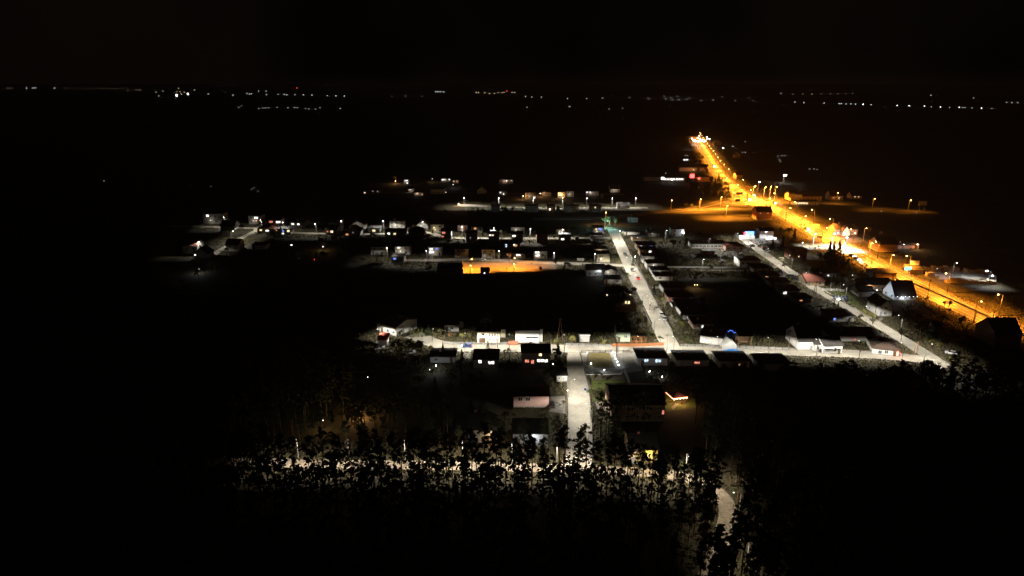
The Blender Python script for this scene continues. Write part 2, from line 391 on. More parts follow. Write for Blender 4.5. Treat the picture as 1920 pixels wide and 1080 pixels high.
# ------------------------------------------------------------------ lamps
def lampdata(key, kind_col, power, fwd=3.6, back=1.7, side=5.0, batwing=True, leak=0.0):
    l = bpy.data.lights.new(key, 'POINT'); l.energy = power; l.shadow_soft_size = .18; l.color = kind_col
    if batwing:                              # a road luminaire throws sideways along the road and nothing upwards
        l.use_nodes = True; nt = l.node_tree; N = nt.nodes; em = N['Emission']
        tc = N.new('ShaderNodeTexCoord'); sx = N.new('ShaderNodeSeparateXYZ'); nt.links.new(tc.outputs['Normal'], sx.inputs[0])
        def M(op, a, b):
            n = N.new('ShaderNodeMath'); n.operation = op
            for i, v in enumerate((a, b)):
                if isinstance(v, (int, float)): n.inputs[i].default_value = v
                else: nt.links.new(v, n.inputs[i])
            return n.outputs[0]
        cz = M('MAXIMUM', M('MULTIPLY', sx.outputs[2], -1.0), .02)
        f = M('POWER', M('MAXIMUM', cz, .26), -1.85)
        def cut(v, a, b, t0, t1):
            mr = N.new('ShaderNodeMapRange'); mr.interpolation_type = 'SMOOTHSTEP'; nt.links.new(v, mr.inputs[0])
            for q, x in zip((1, 2, 3, 4), (a, b, t0, t1)): mr.inputs[q].default_value = x
            return mr.outputs[0]
        t = M('DIVIDE', sx.outputs[0], cz); u = M('DIVIDE', M('ABSOLUTE', sx.outputs[1], 0), cz)
        g = M('MULTIPLY', cut(t, fwd*.35, fwd, 1, 0), cut(t, -back, back*.1, 0, 1))
        g = M('MULTIPLY', g, cut(u, side*.4, side, 1, 0)); g = M('MULTIPLY', g, cut(cz, .03, .12, 0, 1))
        nt.links.new(M('ADD', M('MULTIPLY', f, g), leak), em.inputs['Strength'])
    return l
WARMW = (1.0, .94, .82); SOD = (1.0, .315, .025)
LD = {}
LAMPM = {}
def lamp_meshes(h, arm, bulb, postm, big=1.0):
    k = (h, arm, bulb, postm, big)
    if k not in LAMPM:
        p = MB().tube((0, 0, 0), (0, 0, h-.2), .13*big, .08*big, 8); a = MB().tube((0, 0, h-.25), (arm*.6, 0, h+.25), .045, .04, 6).tube((arm*.6, 0, h+.25), (arm, 0, h+.28), .04, .04, 6)
        hd = MB().prism([(-.14*big, h+.2), (.14*big, h+.2), (.16*big, h+.3), (.08*big, h+.38), (-.08*big, h+.38), (-.16*big, h+.3)], 'x', arm-.15*big, arm+.55*big)
        bb = MB().lathe([(.06*big, h+.2-.20*big), (.15*big, h+.2-.16*big), (.18*big, h+.2-.07*big), (.18*big, h+.2)], 10, (arm+.22*big, 0))
        LAMPM[k] = [p.mesh('pole', postm), a.mesh('arm', 'steel'), hd.mesh('lamp_head', 'steel'), bb.mesh('bulb', bulb)]
    return LAMPM[k]
def lamp(label, px, py, ang=0.0, h=7.2, bulb='bulb_white', light='led', power=None, base=True, arm=1.6, post='concrete', group=None, big=1.0, name='street_lamp'):
    """px, py: the photographed foot of the pole (base) or its head"""
    x, y = G(px, py, 0 if base else h)
    root = thing(name, label, 'street lamp', (x, y, 0), ang, group)
    pm, am, hm, bm = lamp_meshes(h, arm, bulb, post, big)
    link('pole', pm, root); ar = link('arm', am, root); hd = link('lamp_head', hm, ar); link('bulb', bm, hd)
    if light: link('lamp_light', LD[light], root, (arm+.22*big, 0, h-.25*big-.02))
    return root
LD['led'] = lampdata('led', WARMW, 4200)
LD['led_cross'] = lampdata('led_cross', WARMW, 3000, 1.5, 2.6, 4.5)
LD['lane_wide'] = lampdata('lane_wide', WARMW, 1400, 9.0, 1.4, 6.0)
LD['yard'] = lampdata('yard', WARMW, 1500, 5.0, .6, 2.4)
LD['led_sym'] = lampdata('led_sym', WARMW, 4000, 3.2, 3.2, 4.0)
LD['led_sym_low'] = lampdata('led_sym_low', WARMW, 1500, 3.4, 3.4, 3.8)
LD['led_dim'] = lampdata('led_dim', WARMW, 3000)
LD['led_low'] = lampdata('led_low', WARMW, 1600)
LD['forest'] = lampdata('forest', (1, .88, .70), 4600, 2.4, 2.2, 3.4, leak=.12)
LD['forest_dim'] = lampdata('forest_dim', (1, .86, .66), 1500, 2.2, 1.8, 3.2, leak=.12)
LD['forest_low'] = lampdata('forest_low', (1, .88, .70), 2600, 2.4, 2.2, 3.4, leak=.12)
LD['sodium'] = lampdata('sodium', SOD, 48000, 2.4, 2.2, 3.6, leak=.08)
LD['sodium_far'] = lampdata('sodium_far', SOD, 52000, 2.6, 2.2, 3.8, leak=.09)
LD['sodium_dim'] = lampdata('sodium_dim', SOD, 4200, 1.8, 1.4, 2.6, leak=.26)
LD['sodium_yard'] = lampdata('sodium_yard', (1, .33, .03), 13500, 3.6, .6, 5.0)
LD['flood'] = lampdata('flood', (.95, .97, 1), 42000, 1.6, 1.2, 1.9)
LD['flood_mid'] = lampdata('flood_mid', (.92, .95, 1), 1700, 2.6, 1.8, 2.6)
LD['spot_white'] = lampdata('spot_white', (.85, .93, 1), 60, batwing=False)
LD['cyan'] = lampdata('cyan', (.5, 1, .96), 9000, batwing=False)
LD['white_big'] = lampdata('white_big', (.95, .97, 1), 3000, batwing=False)
LD['warm'] = lampdata('warm', (1, .62, .30), 500, batwing=False)
LD['warm_big'] = lampdata('warm_big', (1, .50, .20), 1800, batwing=False)
LD['white_wall'] = lampdata('white_wall', (.9, .95, 1), 420, batwing=False)
LD['red'] = lampdata('red', (1, .16, .08), 220, batwing=False)
LD['blue'] = lampdata('blue', (.10, .25, 1), 60, batwing=False)
LD['yellow'] = lampdata('yellow', (1, .72, .05), 420, batwing=False)
# ------------------------------------------------------------------ trees
def leafquads(rng, cen, rad, n, size):
    cen = np.asarray(cen, float); K = len(cen); rad = np.asarray(rad, float)
    if rad.ndim == 1: rad = np.stack([rad, rad, rad*.7], 1)
    idx = rng.integers(0, K, n); d = rng.normal(size=(n, 3)); d /= np.linalg.norm(d, axis=1)[:, None]
    p = cen[idx] + d*rad[idx]*np.minimum(1.6, np.abs(rng.normal(size=(n, 1)))*.62)
    a = rng.normal(size=(n, 3)); a /= np.linalg.norm(a, axis=1)[:, None]; b = np.cross(a, rng.normal(size=(n, 3))); b /= np.linalg.norm(b, axis=1)[:, None]
    s = size*(.55+.9*rng.random((n, 1)))
    v = np.stack([p-a*s*.5, p+b*s*.32, p+a*s*.5, p-b*s*.32], 1).reshape(-1, 3)
    f = np.arange(n*4).reshape(n, 4)
    return v, f
def np_mesh(name, v, f, m):
    me = bpy.data.meshes.new(name); k = f.shape[1]
    me.vertices.add(len(v)); me.vertices.foreach_set('co', np.ascontiguousarray(v, dtype=np.float32).ravel())
    me.loops.add(f.size); me.loops.foreach_set('vertex_index', np.ascontiguousarray(f, dtype=np.int32).ravel())
    me.polygons.add(len(f)); me.polygons.foreach_set('loop_start', np.arange(0, f.size, k, dtype=np.int32))
    me.update(calc_edges=True); me.validate(); me.materials.append(MATS[m]); return me
TREES = {}
def make_pine(seed, H=16.0, n=3800):
    rng = np.random.default_rng(seed); tb = MB(); p = np.array((0., 0., -.1)); segs = 5
    for i in range(segs):
        q = np.array((rng.normal()*.12*(i+1)*.5, rng.normal()*.12*(i+1)*.5, H*.94*(i+1)/segs)); r = lambda t: .24*(1-t*.85)
        tb.tube(p, q, r(i/segs), r((i+1)/segs), 6, False); p = q
    cen, rad = [], []; z0 = H*rng.uniform(.52, .70)
    for k in range(34):
        z = z0 + (H-z0)*(k+.5)/34; t = (z-z0)/(H-z0); rr = 1.9*math.sin(math.pi*min(1, t*.72+.2))*rng.uniform(.15, 1.1)
        a = rng.uniform(0, 6.28); c = (rr*math.cos(a), rr*math.sin(a), z+rng.uniform(-.3, .5))
        cen.append(c); rad.append(rng.uniform(.5, .95)*(1-.3*t)); tb.tube((0, 0, z-.5), c, .05, .02, 3, False)
    cen.append((0, 0, H-.5)); rad.append(.9)
    for k in range(4):                      # dead snags under the crown
        z = rng.uniform(.25, .5)*H; a = rng.uniform(0, 6.28); tb.tube((0, 0, z), (1.1*math.cos(a), 1.1*math.sin(a), z+.15), .035, .012, 3, False)
    v, f = leafquads(rng, cen, rad, n, .28)
    return tb.mesh('trunk', 'bark'), np_mesh('crown', v, f, 'pine_needles')
def make_spruce(seed, H=10.0, m='spruce_needles', n=1300, wide=.26):
    rng = np.random.default_rng(seed); tb = MB().tube((0, 0, -.1), (0, 0, H*.97), .2, .03, 6, False); vs = []
    cen, rad = [], []
    for k in range(int(H*2.4)):
        t = (k+.5)/int(H*2.4); z = .6+(H-.8)*t; rr = (1-t)*H*wide*rng.uniform(.75, 1.1)
        for j in range(4):
            a = rng.uniform(0, 6.28); cen.append((rr*.6*math.cos(a), rr*.6*math.sin(a), z-rr*.15)); rad.append((rr*.5+.12, rr*.5+.12, .3+.1*rr))
    v, f = leafquads(rng, cen, np.array(rad), n, .5)
    return tb.mesh('trunk', 'bark'), np_mesh('crown', v, f, m)
def make_thuja(seed, H=5.0):
    rng = np.random.default_rng(seed); tb = MB().tube((0, 0, -.1), (0, 0, H*.8), .08, .03, 5, False)
    cen = [(0, 0, .35+(H-.6)*k/9) for k in range(10)]; rad = np.array([(.62*math.sin(math.pi*(.28+.66*k/9))+.08,)*2+(.5,) for k in range(10)])
    v, f = leafquads(rng, cen, rad, 700, .26); return tb.mesh('trunk', 'bark'), np_mesh('crown', v, f, 'thuja')
def make_leafy(seed, H=7.0, m='leaves', n=900, w=.38, size=.42, bark='bark'):
    rng = np.random.default_rng(seed); tb = MB().tube((0, 0, -.1), (.1, 0, H*.4), .16, .11, 6, False); cen, rad = [], []
    for k in range(11):
        a, e = rng.uniform(0, 6.28), rng.uniform(-.1, 1); rr = H*w*rng.uniform(.35, .85)*math.cos(e*1.1)
        c = (rr*math.cos(a), rr*math.sin(a), H*.6+e*H*.32); cen.append(c); rad.append(H*rng.uniform(.10, .17)); tb.tube((.1, 0, H*.38), c, .07, .02, 4, False)
    v, f = leafquads(rng, cen, rad, n, size); return tb.mesh('trunk', bark), np_mesh('crown', v, f, m)
def make_bush(seed, H=2.2, m='leaves', n=450, w=.62):
    rng = np.random.default_rng(seed); tb = MB(); cen, rad = [], []
    for k in range(8):
        a = rng.uniform(0, 6.28); rr = H*w*rng.uniform(.1, .75); c = (rr*math.cos(a), rr*math.sin(a), H*rng.uniform(.35, .78)); cen.append(c); rad.append(H*rng.uniform(.2, .34))
        tb.tube((0, 0, 0), c, .035, .015, 4, False)
    v, f = leafquads(rng, cen, rad, n, .3); v[:, 2] = np.maximum(v[:, 2], .03); return tb.mesh('stem', 'bark'), np_mesh('crown', v, f, m)
def make_bare(seed, H=7.0):
    rng = np.random.default_rng(seed); tb = MB(); tw = MB()
    def grow(p, d, L, r, lev, mb):
        q = p + d*L; mb.tube(p, q, r, r*.65, 5 if lev < 2 else 3, False)
        if lev >= 4: return
        for _ in range(3 if lev else 4):
            e = d + rng.normal(size=3)*.45; e[2] = abs(e[2])*.9+.08; e /= np.linalg.norm(e); grow(q, e, L*rng.uniform(.55, .8), r*.55, lev+1, tw)
    grow(np.array((0., 0., -.1)), np.array((0, 0, 1.)), H*.3, .16, 0, tb)
    return tb.mesh('trunk', 'pale_bark'), tw.mesh('branches', 'pale_bark')
for i in range(6): TREES['pine%d' % i] = make_pine(10+i)
for i in range(3): TREES['spruce%d' % i] = make_spruce(30+i)
for i in range(2): TREES['thuja%d' % i] = make_thuja(40+i)
for i in range(3): TREES['leafy%d' % i] = make_leafy(50+i)
for i in range(2): TREES['pale%d' % i] = make_leafy(60+i, m='pale_leaves', n=800, bark='pale_bark')
for i in range(2): TREES['yellow%d' % i] = make_leafy(65+i, H=6, m='yellow_leaves', n=800)
TREES['rust0'] = make_leafy(70, m='rust_leaves')
for i in range(3): TREES['bush%d' % i] = make_bush(80+i)
for i in range(2): TREES['ybush%d' % i] = make_bush(90+i, m='yellow_leaves')
for i in range(3): TREES['bare%d' % i] = make_bare(100+i)
BASEH = dict(pine=16, spruce=10, thuja=5, leafy=7, pale=7, yellow=6, rust=7, bush=2.2, ybush=2.2, bare=7)
TNAME = dict(pine='pine_tree', spruce='spruce_tree', thuja='thuja', leafy='leafy_tree', pale='leafy_tree', yellow='leafy_tree', rust='leafy_tree', bush='garden_bush', ybush='garden_bush', bare='bare_tree')
TCAT = dict(pine='tree', spruce='tree', thuja='shrub', leafy='tree', pale='tree', yellow='tree', rust='tree', bush='bush', ybush='bush', bare='tree')
TN = {}
def tree(kind, label, px, py, h, group=None, xy=None, wide=1.0):
    x, y = xy if xy is not None else G(px, py)
    var = [k for k in TREES if k.rstrip('0123456789') == kind]; TN[kind] = TN.get(kind, 0)+1
    a, b = TREES[var[TN[kind] % len(var)]]
    r = thing(TNAME[kind], label, TCAT[kind], (x, y, 0), random.uniform(0, 6.28), group); s = h/BASEH[kind]; r.scale = (s*wide, s*wide, s)
    link('stem' if 'bush' in kind else 'trunk', a, r); link('branches' if kind == 'bare' else 'crown', b, r)
    return r
# ------------------------------------------------------------------ cars
def car_parts():
    P = {}
    body = MB().prism([(-2.05,.28),(2.0,.28),(2.08,.55),(1.98,.78),(1.05,.92),(-1.9,.95),(-2.1,.6)], 'x', -.84, .84)
    body.v = [(y, -x, z) for x, y, z in body.v]
    P['body'] = body
    cab = MB(); lo, hi = [(-1.85,-.78),(1.0,-.78),(1.0,.78),(-1.85,.78)], [(-1.35,-.62),(.35,-.62),(.35,.62),(-1.35,.62)]
    cab.add([(*p, .9) for p in lo]+[(*p, 1.40) for p in hi], [(0,1,5,4),(1,2,6,5),(2,3,7,6),(3,0,4,7)]); P['windows'] = cab
    P['car_roof'] = MB().add([(*p, 1.40) for p in hi]+[(p[0]*.95, p[1]*.9, 1.47) for p in hi], [(0,1,5,4),(1,2,6,5),(2,3,7,6),(3,0,4,7),(4,5,6,7)])
    ty = MB().tube((0,-.1,.31),(0,.1,.31),.31,.31,14); rim = MB().tube((0,-.11,.31),(0,.11,.31),.19,.19,10)
    P['tyre'], P['rim'] = ty, rim
    P['headlight'] = MB().box(2.0, 2.09, -.18, .18, .6, .74); P['taillight'] = MB().box(-2.12, -2.0, -.15, .15, .62, .8)
    return P
CPT = car_parts(); CM = {}
def cm(k, m):
    if (k, m) not in CM: CM[(k, m)] = CPT[k].mesh(k, m)
    return CM[(k, m)]
def car(label, px, py, ang, paint, lights=False, group=None, beam=False, hl='headlight'):
    x, y = G(px, py); r = thing('car', label, 'car', (x, y, .05), ang, group)
    link('body', cm('body', paint), r); link('windows', cm('windows', 'glass'), r); link('car_roof', cm('car_roof', paint), r)
    for sx in (-1.28, 1.32):
        for sy in (-.76, .76):
            w = link('wheel', cm('tyre', 'rubber'), r, (sx, sy, 0)); link('rim', cm('rim', 'steel'), w)
    for sy in (-.6, .6):
        link('headlight', cm('headlight', hl if lights else 'frame_white'), r, (0, sy, 0)); link('taillight', cm('taillight', 'taillight' if lights else 'car_red'), r, (0, sy, 0))
    if beam:
        l = bpy.data.lights.new('headlight_beam', 'SPOT'); l.energy = 9000; l.color = (1, .95, .85); l.spot_size = R(70); l.spot_blend = .8; l.shadow_soft_size = .1
        o = link('headlight_beam', l, r, (2.2, 0, .68)); o.rotation_euler = (R(86), 0, -math.pi/2)
    return r
# ================================================================== THE HOUSES
# --- along the front street (far side)
house('white rotated bungalow with grey low roof beside the row of green thujas', 712, 743, 622, 4.0, 12.5, 'gx', 1.6, 'white', 'roof_grey', y2=631, chim=2)
house('small white annex at the back corner of the rotated grey-roofed bungalow', 707, 718, 618, 3.4, 5, 'flat', 0, 'white', 'roof_grey', name='annex', cat='annex', y2=623, chim=0, drs=0)
house('small shed with bright red sloping roof below the rotated white bungalow', 710, 725, 648, 2.4, 5.5, 'mono', .9, 'pale_grey', 'roof_bright_red', name='shed', cat='shed', win=False, chim=0)
house('low dim whitewashed house half hidden by shrubs, left of the cream house', 834, 860, 622, 3.2, 8, 'gx', 1.5, 'pale_grey', 'roof_dark', chim=0)
house('narrow pale lean-to at the right end of the dim whitewashed house', 860, 868, 616, 3.2, 4, 'flat', 0, 'white', name='annex', cat='annex', win=False, chim=0)
house('cream raised bungalow with garage door and flat dark roof on the front street', 895, 937, 643, 622, 9, 'flat', 0, 'cream', drs=0, lit=[(905.5,627,'x',1.3,1.1),(918,628.5,'x',.7,1.3),(923,628.5,'x',.7,1.3),(928,628.5,'x',.7,1.3)], win=False)
house('cream side annex with a dark doorway, right of the cream raised bungalow', 938, 947.5, 633, 3.6, 6, 'flat', 0, 'cream', name='annex', cat='annex', win=False, chim=0)
house('small grey gabled outbuilding standing behind the cream raised bungalow', 899, 922, 609, 600, 7, 'gy', 1.2, 'grey', 'roof_grey', name='outbuilding', cat='outbuilding', chim=0, lit=[(915,603,'x',1,1.6)], win=False)
house('bright white box house with dark balcony line on the front street', 966.5, 1010, 642.5, 619.5, 9, 'flat', 0, 'white', win=False, drs=0)
house('narrow grey stair tower at the right side of the bright white box house', 1010.6, 1017, 641, 617, 5, 'flat', 0, 'pale_grey', name='stair_tower', cat='tower', win=False, chim=0, drs=0)
house('low grey open-fronted shed with a white wall right of the tripod pole', 1087, 1105, 641, 626, 6, 'flat', 0, 'grey', name='shed', cat='shed', win=False, chim=0)
house('pale green cottage with satellite dishes beside the wooden pergola', 1157, 1181, 641, 622, 9, 'gx', 1.6, 'green_wall', 'roof_dark', lit=[(1173,631,'d',1.5,1.3)])
house('white bungalow with flat dark roof at the street corner above the tent', 1312, 1354, 643, 629, 12, 'flat', 0, 'white', y2=649, lit=[(1322,638,'c',1.1,1.2),(1333,638,'y',1.0,1.2)], win=False)
house('brown-walled flat house with one lit window behind the corner bungalow', 1300, 1337, 617, 607, 9, 'flat', 0, 'brown', lit=[(1319,612,'w',1.8,1.2)])
house('long white flat house with bright side wall along the village street', 1281, 1322, 600, 590, 13, 'flat', 0, 'white', lit=[(1291,594,'w',1.4,1.0)], win=False)
house('white house with terrace balcony above the two parked pale cars', 1271, 1310, 584, 574, 10, 'flat', 0, 'white')
house('reddish brown house with low roof, next beyond the terrace house', 1253, 1297, 567, 557, 9, 'flat', 0, 'brick')
house('dark flat house with faint grey walls right of the village street bend', 1243, 1285, 549, 539, 9, 'flat', 0, 'grey')
house('white-fronted flat house, nearest of three stepped houses right of the village street', 1229, 1261, 526, 521, 9, 'flat', 0, 'white')
house('white-fronted flat house, middle of three stepped houses right of the village street', 1222, 1254, 514.5, 509.5, 8, 'flat', 0, 'white')
house('white-fronted flat house, farthest of three stepped houses right of the village street', 1213, 1245, 505, 494, 8, 'flat', 0, 'pale_grey', win=False)
house('dark brown gabled house with two warm attic windows facing the camera', 1154, 1193, 585, 571, 11, 'gy', 3.2, 'brown', 'roof_dark', lit=[(1173.5,567,'y',.9,1.5),(1179,567,'y',1.1,1.5)], win=False)
house('long dark-roofed house with pink and warm windows beyond the brown gabled house', 1136, 1184, 561, 551, 11, 'hip', 2.6, 'grey', 'roof_dark', lit=[(1137,548,'y',.7,.9),(1166,553,'r',1.6,.7),(1181,549,'y',1.2,.6)])
house('low house with pale grey flat roof left of the village street', 1132, 1165, 532, 526, 8, 'flat', 0, 'grey', 'roof_grey')
house('grey gabled house with a white wall left of the village street', 1128, 1160, 518, 510, 9, 'gy', 1.8, 'white', 'roof_dark', win=False)
house('dark double-roofed house with floodlit wall by the cross street corner', 1100, 1134, 518, 506, 10, 'gx', 1.8, 'pale_grey', 'roof_dark')
house('cream house at the corner where the cross street meets the village street', 1119, 1143, 492, 476.5, 8, 'flat', 0, 'cream', lit=[(1127,486,'y',.9,.9),(1125,480,'x',.9,1.2),(1129,480,'x',.9,1.2)], win=False)
house('house with one orange window, first behind the cream corner house', 1116, 1138, 474, 467, 8, 'flat', 0, 'cream', lit=[(1123.5,470,'o',1.8,1.2)])
house('grey-fronted house, second behind the cream corner house', 1112, 1134, 464, 459, 8, 'flat', 0, 'grey')
house('dim-fronted house, third behind the cream corner house', 1110, 1132, 455, 450, 8, 'flat', 0, 'pale_grey')
house('low-roofed house, fourth behind the cream corner house', 1108, 1130, 447, 441, 7, 'flat', 0, 'grey')
house('white two-storey house with blue-lit top window at the end of the village street', 1112, 1131, 441, 427, 7, 'flat', 0, 'white', lit=[(1126,430,'b',2.6,1.6),(1118,430,'y',.9,1.2)])
# --- near side of the front street
house('dark flat-roofed house among trees with no lit windows, left of the driveway', 807, 853, 680, 670, 8, 'flat', 0, 'grey', 'roof_dark')
house('dark house with two white lit windows, right of the driveway', 888, 934, 690, 674, 9.5, 'flat', 0, 'grey', 'roof_dark', lit=[(900,678,'w',1.3,1.3),(921,680,'w',2.4,1.2)], win=False, chim=0)
house('tall dark house with yellow, red and white lit windows under a black roof', 978, 1031, 690, 661, 8.5, 'gx', 1.6, 'grey', 'roof_dark', lit=[(1013,665,'y',1.3,1.2),(988,677,'r',1.6,1.3),(998.5,678.5,'r',1.2,1.7),(1010,676,'w',1.3,1.2),(1017,676,'w',1.3,1.2),(1024,676.5,'w',1.3,1.2)], win=False)
house('small white garage with two tiny windows beside the lane lamp', 1044, 1063, 715.5, 705.5, 6, 'flat', 0, 'white', 'roof_dark', name='garage', cat='garage', win=False, chim=0, drs=0, lit=[(1049,709,'x',.5,.5),(1057,709,'x',.5,.5)])
house('long pink bungalow with two barred windows left of the lane', 963, 1029, 764, 742.5, 8, 'hip', 1.0, 'pink', 'roof_red', lit=[(975.5,748.5,'x',1.5,1.3),(990,748.5,'x',1.5,1.3)], win=False, chim=0, drs=0)
house('flat-roofed house with two pale windows left of the lit car forecourt lamps', 1196, 1251, 686, 671.5, 9, 'flat', 0, 'pale_grey', lit=[(1212,676,'c',1.6,1.3),(1234,676.5,'c',2.2,1.4)], win=False)
house('flat-roofed house with one pink-orange window, between two unlit flat houses', 1269, 1328, 687, 675, 9, 'flat', 0, 'grey', lit=[(1307,680,'r',2.2,1.0)], win=False)
house('flat-roofed house with white left wall at the edge of the black wood', 1348, 1405, 690, 677, 9, 'flat', 0, 'pale_grey', lit=[(1387,684,'o',.7,.9)], win=False)
house('lowest dark flat roof at the wood edge, right of the white-walled house', 1424, 1480, 695, 682, 9, 'flat', 0, 'grey', win=False)
house('large black-roofed house with white left gable below the paved garden', 1146, 1245, 790, 758, 15, 'gx', 2.8, 'brown', 'roof_dark', lit=[(1244,773,'r',.7,1.5)], chim=1)
#house('low dark hall with white end wall beside the paved garden lights', 1182, 1262, 722, 705, 12, 'gx', 2.4, 'white', 'roof_dark', win=False, name='hall', cat='hall')
house('black-roofed house with lit white chimney at the near end of the lane', 962, 1026, 835, 812, 9, 'gx', 2.2, 'grey', 'roof_dark')
house('black house with dim reddish eave left of the near lane end', 872, 922, 830, 805, 10, 'gx', 2.4, 'grey', 'roof_dark', lit=[(885,822,'d',2.6,1.0)])
house('yellow-lit house hidden behind the pine trunks of the wood', 1180, 1232, 870, 842, 9, 'gx', 2.2, 'ochre', 'roof_dark', lit=[(1215,853,'x',1.6,1.2)])
# --- right part of the village
house('long white house with steep white gable end at the wood edge', 1496, 1525, 657, 640, 13, 'gx', 4.2, 'white', 'roof_dark', win=False)
house('white middle wing joined to the steep-gabled white house', 1526, 1541, 660, 645, 10, 'gx', 1.8, 'white', 'roof_dark', name='wing', cat='house wing', lit=[(1534,652,'x',1,1.4)], win=False)
house('low white wing with dark awning, right end of the steep-gabled house', 1542, 1578, 664, 647.5, 9, 'gx', 1.8, 'white', 'roof_dark', name='wing', cat='house wing', lit=[(1566,655,'x',.8,1.8)], win=False)
house('white hip-roofed bungalow with red chimney near the side street end', 1635, 1684, 664, 653, 13, 'hip', 2.2, 'white', 'roof_brown', lit=[(1650,660,'x',1.3,1.4),(1662,660,'x',1.3,1.4)], win=False, y2=669)
house('long grey outbuilding with pale wall behind the hip-roofed bungalow', 1556, 1650, 640, 630, 8, 'mono', 1.0, 'pale_grey', 'roof_dark', name='outbuilding', cat='outbuilding', win=False)
house('dark house with one blue window left of the side street', 1555, 1600, 603, 592, 9, 'flat', 0, 'grey', lit=[(1565,598.5,'b',1.1,1.2)])
house('dark house with a faint orange window, left of the side street', 1490, 1520, 568, 561, 8, 'flat', 0, 'grey', lit=[(1502,563.5,'o',1.4,.7)])
house('low house with bright white window left of the side street bend', 1466, 1499, 553, 544.5, 9, 'flat', 0, 'pale_grey', lit=[(1472,549,'w',1.8,1.3)])
house('dim flat house between the orange-windowed and the white-windowed house', 1444, 1480, 537, 531, 8, 'flat', 0, 'grey')
house('flat house with one orange window beside the side street lamp', 1432, 1461, 525, 516.5, 8, 'flat', 0, 'pale_grey', lit=[(1438,520,'o',1.6,1.3)])
house('white-edged flat house with black roof left of the side street lamp', 1412, 1448, 510, 504, 9, 'flat', 0, 'white')
house('grey house with two windows at the top of the dirt service road', 1386, 1424, 501, 488, 10, 'flat', 0, 'pale_grey', lit=[(1393,493.5,'x',1.4,1.2),(1402,493.5,'x',1.4,1.2)], win=False)
house('long white school building with a strip of windows', 1297, 1362, 466, 457.5, 10, 'flat', 0, 'white', name='school', cat='school', lit=[(1300+7*i,461.5,'x',2.0,1.1) for i in range(9)], win=False, drs=0)
house('pinkish hall beside the lit court of the long white building', 1360, 1395, 470, 462, 9, 'hip', 2.0, 'pink', 'roof_red', name='hall', cat='hall')
house('low pink-lit garage in the court below the long white building', 1318, 1340, 478, 473, 6, 'flat', 0, 'pink', name='garage', cat='garage', chim=0)
house('white house facing the dirt service road lamp', 1205, 1226, 494, 480, 7, 'flat', 0, 'pale_grey', win=False)
house('dark house with one bright window right of the village street', 1200, 1228, 480, 468, 8, 'flat', 0, 'brown', lit=[(1219,472,'w',1.8,1.3)])
house('dark house with a white and a blue window right of the village street', 1194, 1228, 468, 458, 8, 'flat', 0, 'brown', lit=[(1202,462,'w',1.5,.9),(1221,462,'b',1.5,.9)])
house('low brown house between the village street and the twin white lamps', 1186, 1210, 452, 445, 7, 'flat', 0, 'brown')
house('long low white building under the twin lamps at the village street end', 1170, 1200, 441, 436, 8, 'flat', 0, 'white', 'roof_grey', win=False)
house('house with pale metal roof left of the white block of flats', 1215, 1236, 444, 438, 10, 'gx', 2, 'grey', 'roof_grey')
house('white two-storey block of flats with a bright lamp at its corner', 1259, 1282, 444, 430, 8, 'flat', 0, 'white', name='apartment_block', cat='building')
house('small dark house on the orange side road right of the cyan-lit tree', 1179, 1196, 417, 408, 8, 'flat', 0, 'grey')
# --- east of the side street
house('red-roofed house lit from the street, left of the three pale trees', 1512, 1545, 536, 528, 11, 'gx', 2.6, 'ochre', 'roof_red', lit=[(1530,533,'o',1.2,.8)])
house('low white-windowed shed behind the three pale trees', 1546, 1566, 520, 515, 7, 'flat', 0, 'pale_grey', lit=[(1553,516.5,'w',.9,.8)], name='shed', cat='shed', chim=0)
house('white gabled house with steep black roof and a row of eave lights', 1677, 1716, 563, 556, 11, 'gx', 6.0, 'blue_white', 'roof_dark')
house('grey two-storey house with red-brown roof between side street and highway', 1647, 1671, 593, 574, 11, 'gy', 2.6, 'pale_grey', 'roof_brown', side=True)
house('low dark garage roof beside the blue-lit drive', 1610, 1640, 556, 547, 9, 'gx', 1.4, 'grey', 'roof_dark', name='garage', cat='garage', chim=0)
house('dark house with reddish wall along the highway beside the headlights', 1622, 1672, 546, 534, 11, 'gx', 2.0, 'brown', 'roof_dark')
house('long dark warehouse roof between the highway headlights and the pale trees', 1640, 1680, 522, 513, 10, 'flat', 0, 'brown', name='warehouse', cat='warehouse')
house('black hip-roofed house at the right edge beside the highway', 1862, 1912, 650, 628, 12, 'gx', 5.0, 'brown', 'roof_dark', rot=0)
house('small pale shed in the dark meadow right of the side street', 1750, 1763, 623, 611, 4, 'gx', 1.2, 'grey', 'roof_dark', name='shed', cat='shed', chim=0)
house('dark brick house with black roof at the highway junction', 1418, 1446, 412, 397, 10, 'gx', 3.2, 'brick', 'roof_dark', lit=[(1426,400,'o',.8,.8),(1440,400,'o',.8,.8)])
house('filling station shop with white walls under the blue sign', 1386, 1415, 449, 441, 10, 'flat', 0, 'white', name='filling_station', cat='station', lit=[(1411,443,'w',2.2,1.0)], win=False)
house('white service hall with glowing entrance right of the blue sign', 1424, 1450, 448, 433, 9, 'gx', 1.2, 'white', 'roof_tar', name='service_hall', cat='hall', lit=[(1445,444.5,'w',3.6,1.5)], win=False)
house('dark red house behind spruces left of the highway', 1480, 1512, 486, 469, 8, 'flat', 0, 'brick', lit=[(1498,481,'y',.9,.8)])
house('pink and white roadside restaurant with glazed gable right of the highway', 1566, 1607, 441, 430, 12, 'gx', 2.6, 'pink', 'roof_brown', name='restaurant', cat='restaurant', lit=[(1573,436,'d',2,1.6),(1598,436,'d',2,1.6)])
house('lit glazed gable porch of the roadside restaurant', 1579, 1592, 443, 434, 4, 'gy', 3.4, 'white', 'roof_brown', name='porch', cat='porch', lit=[(1585.5,438,'y',2.2,2.2)], chim=0, win=False, drs=0)
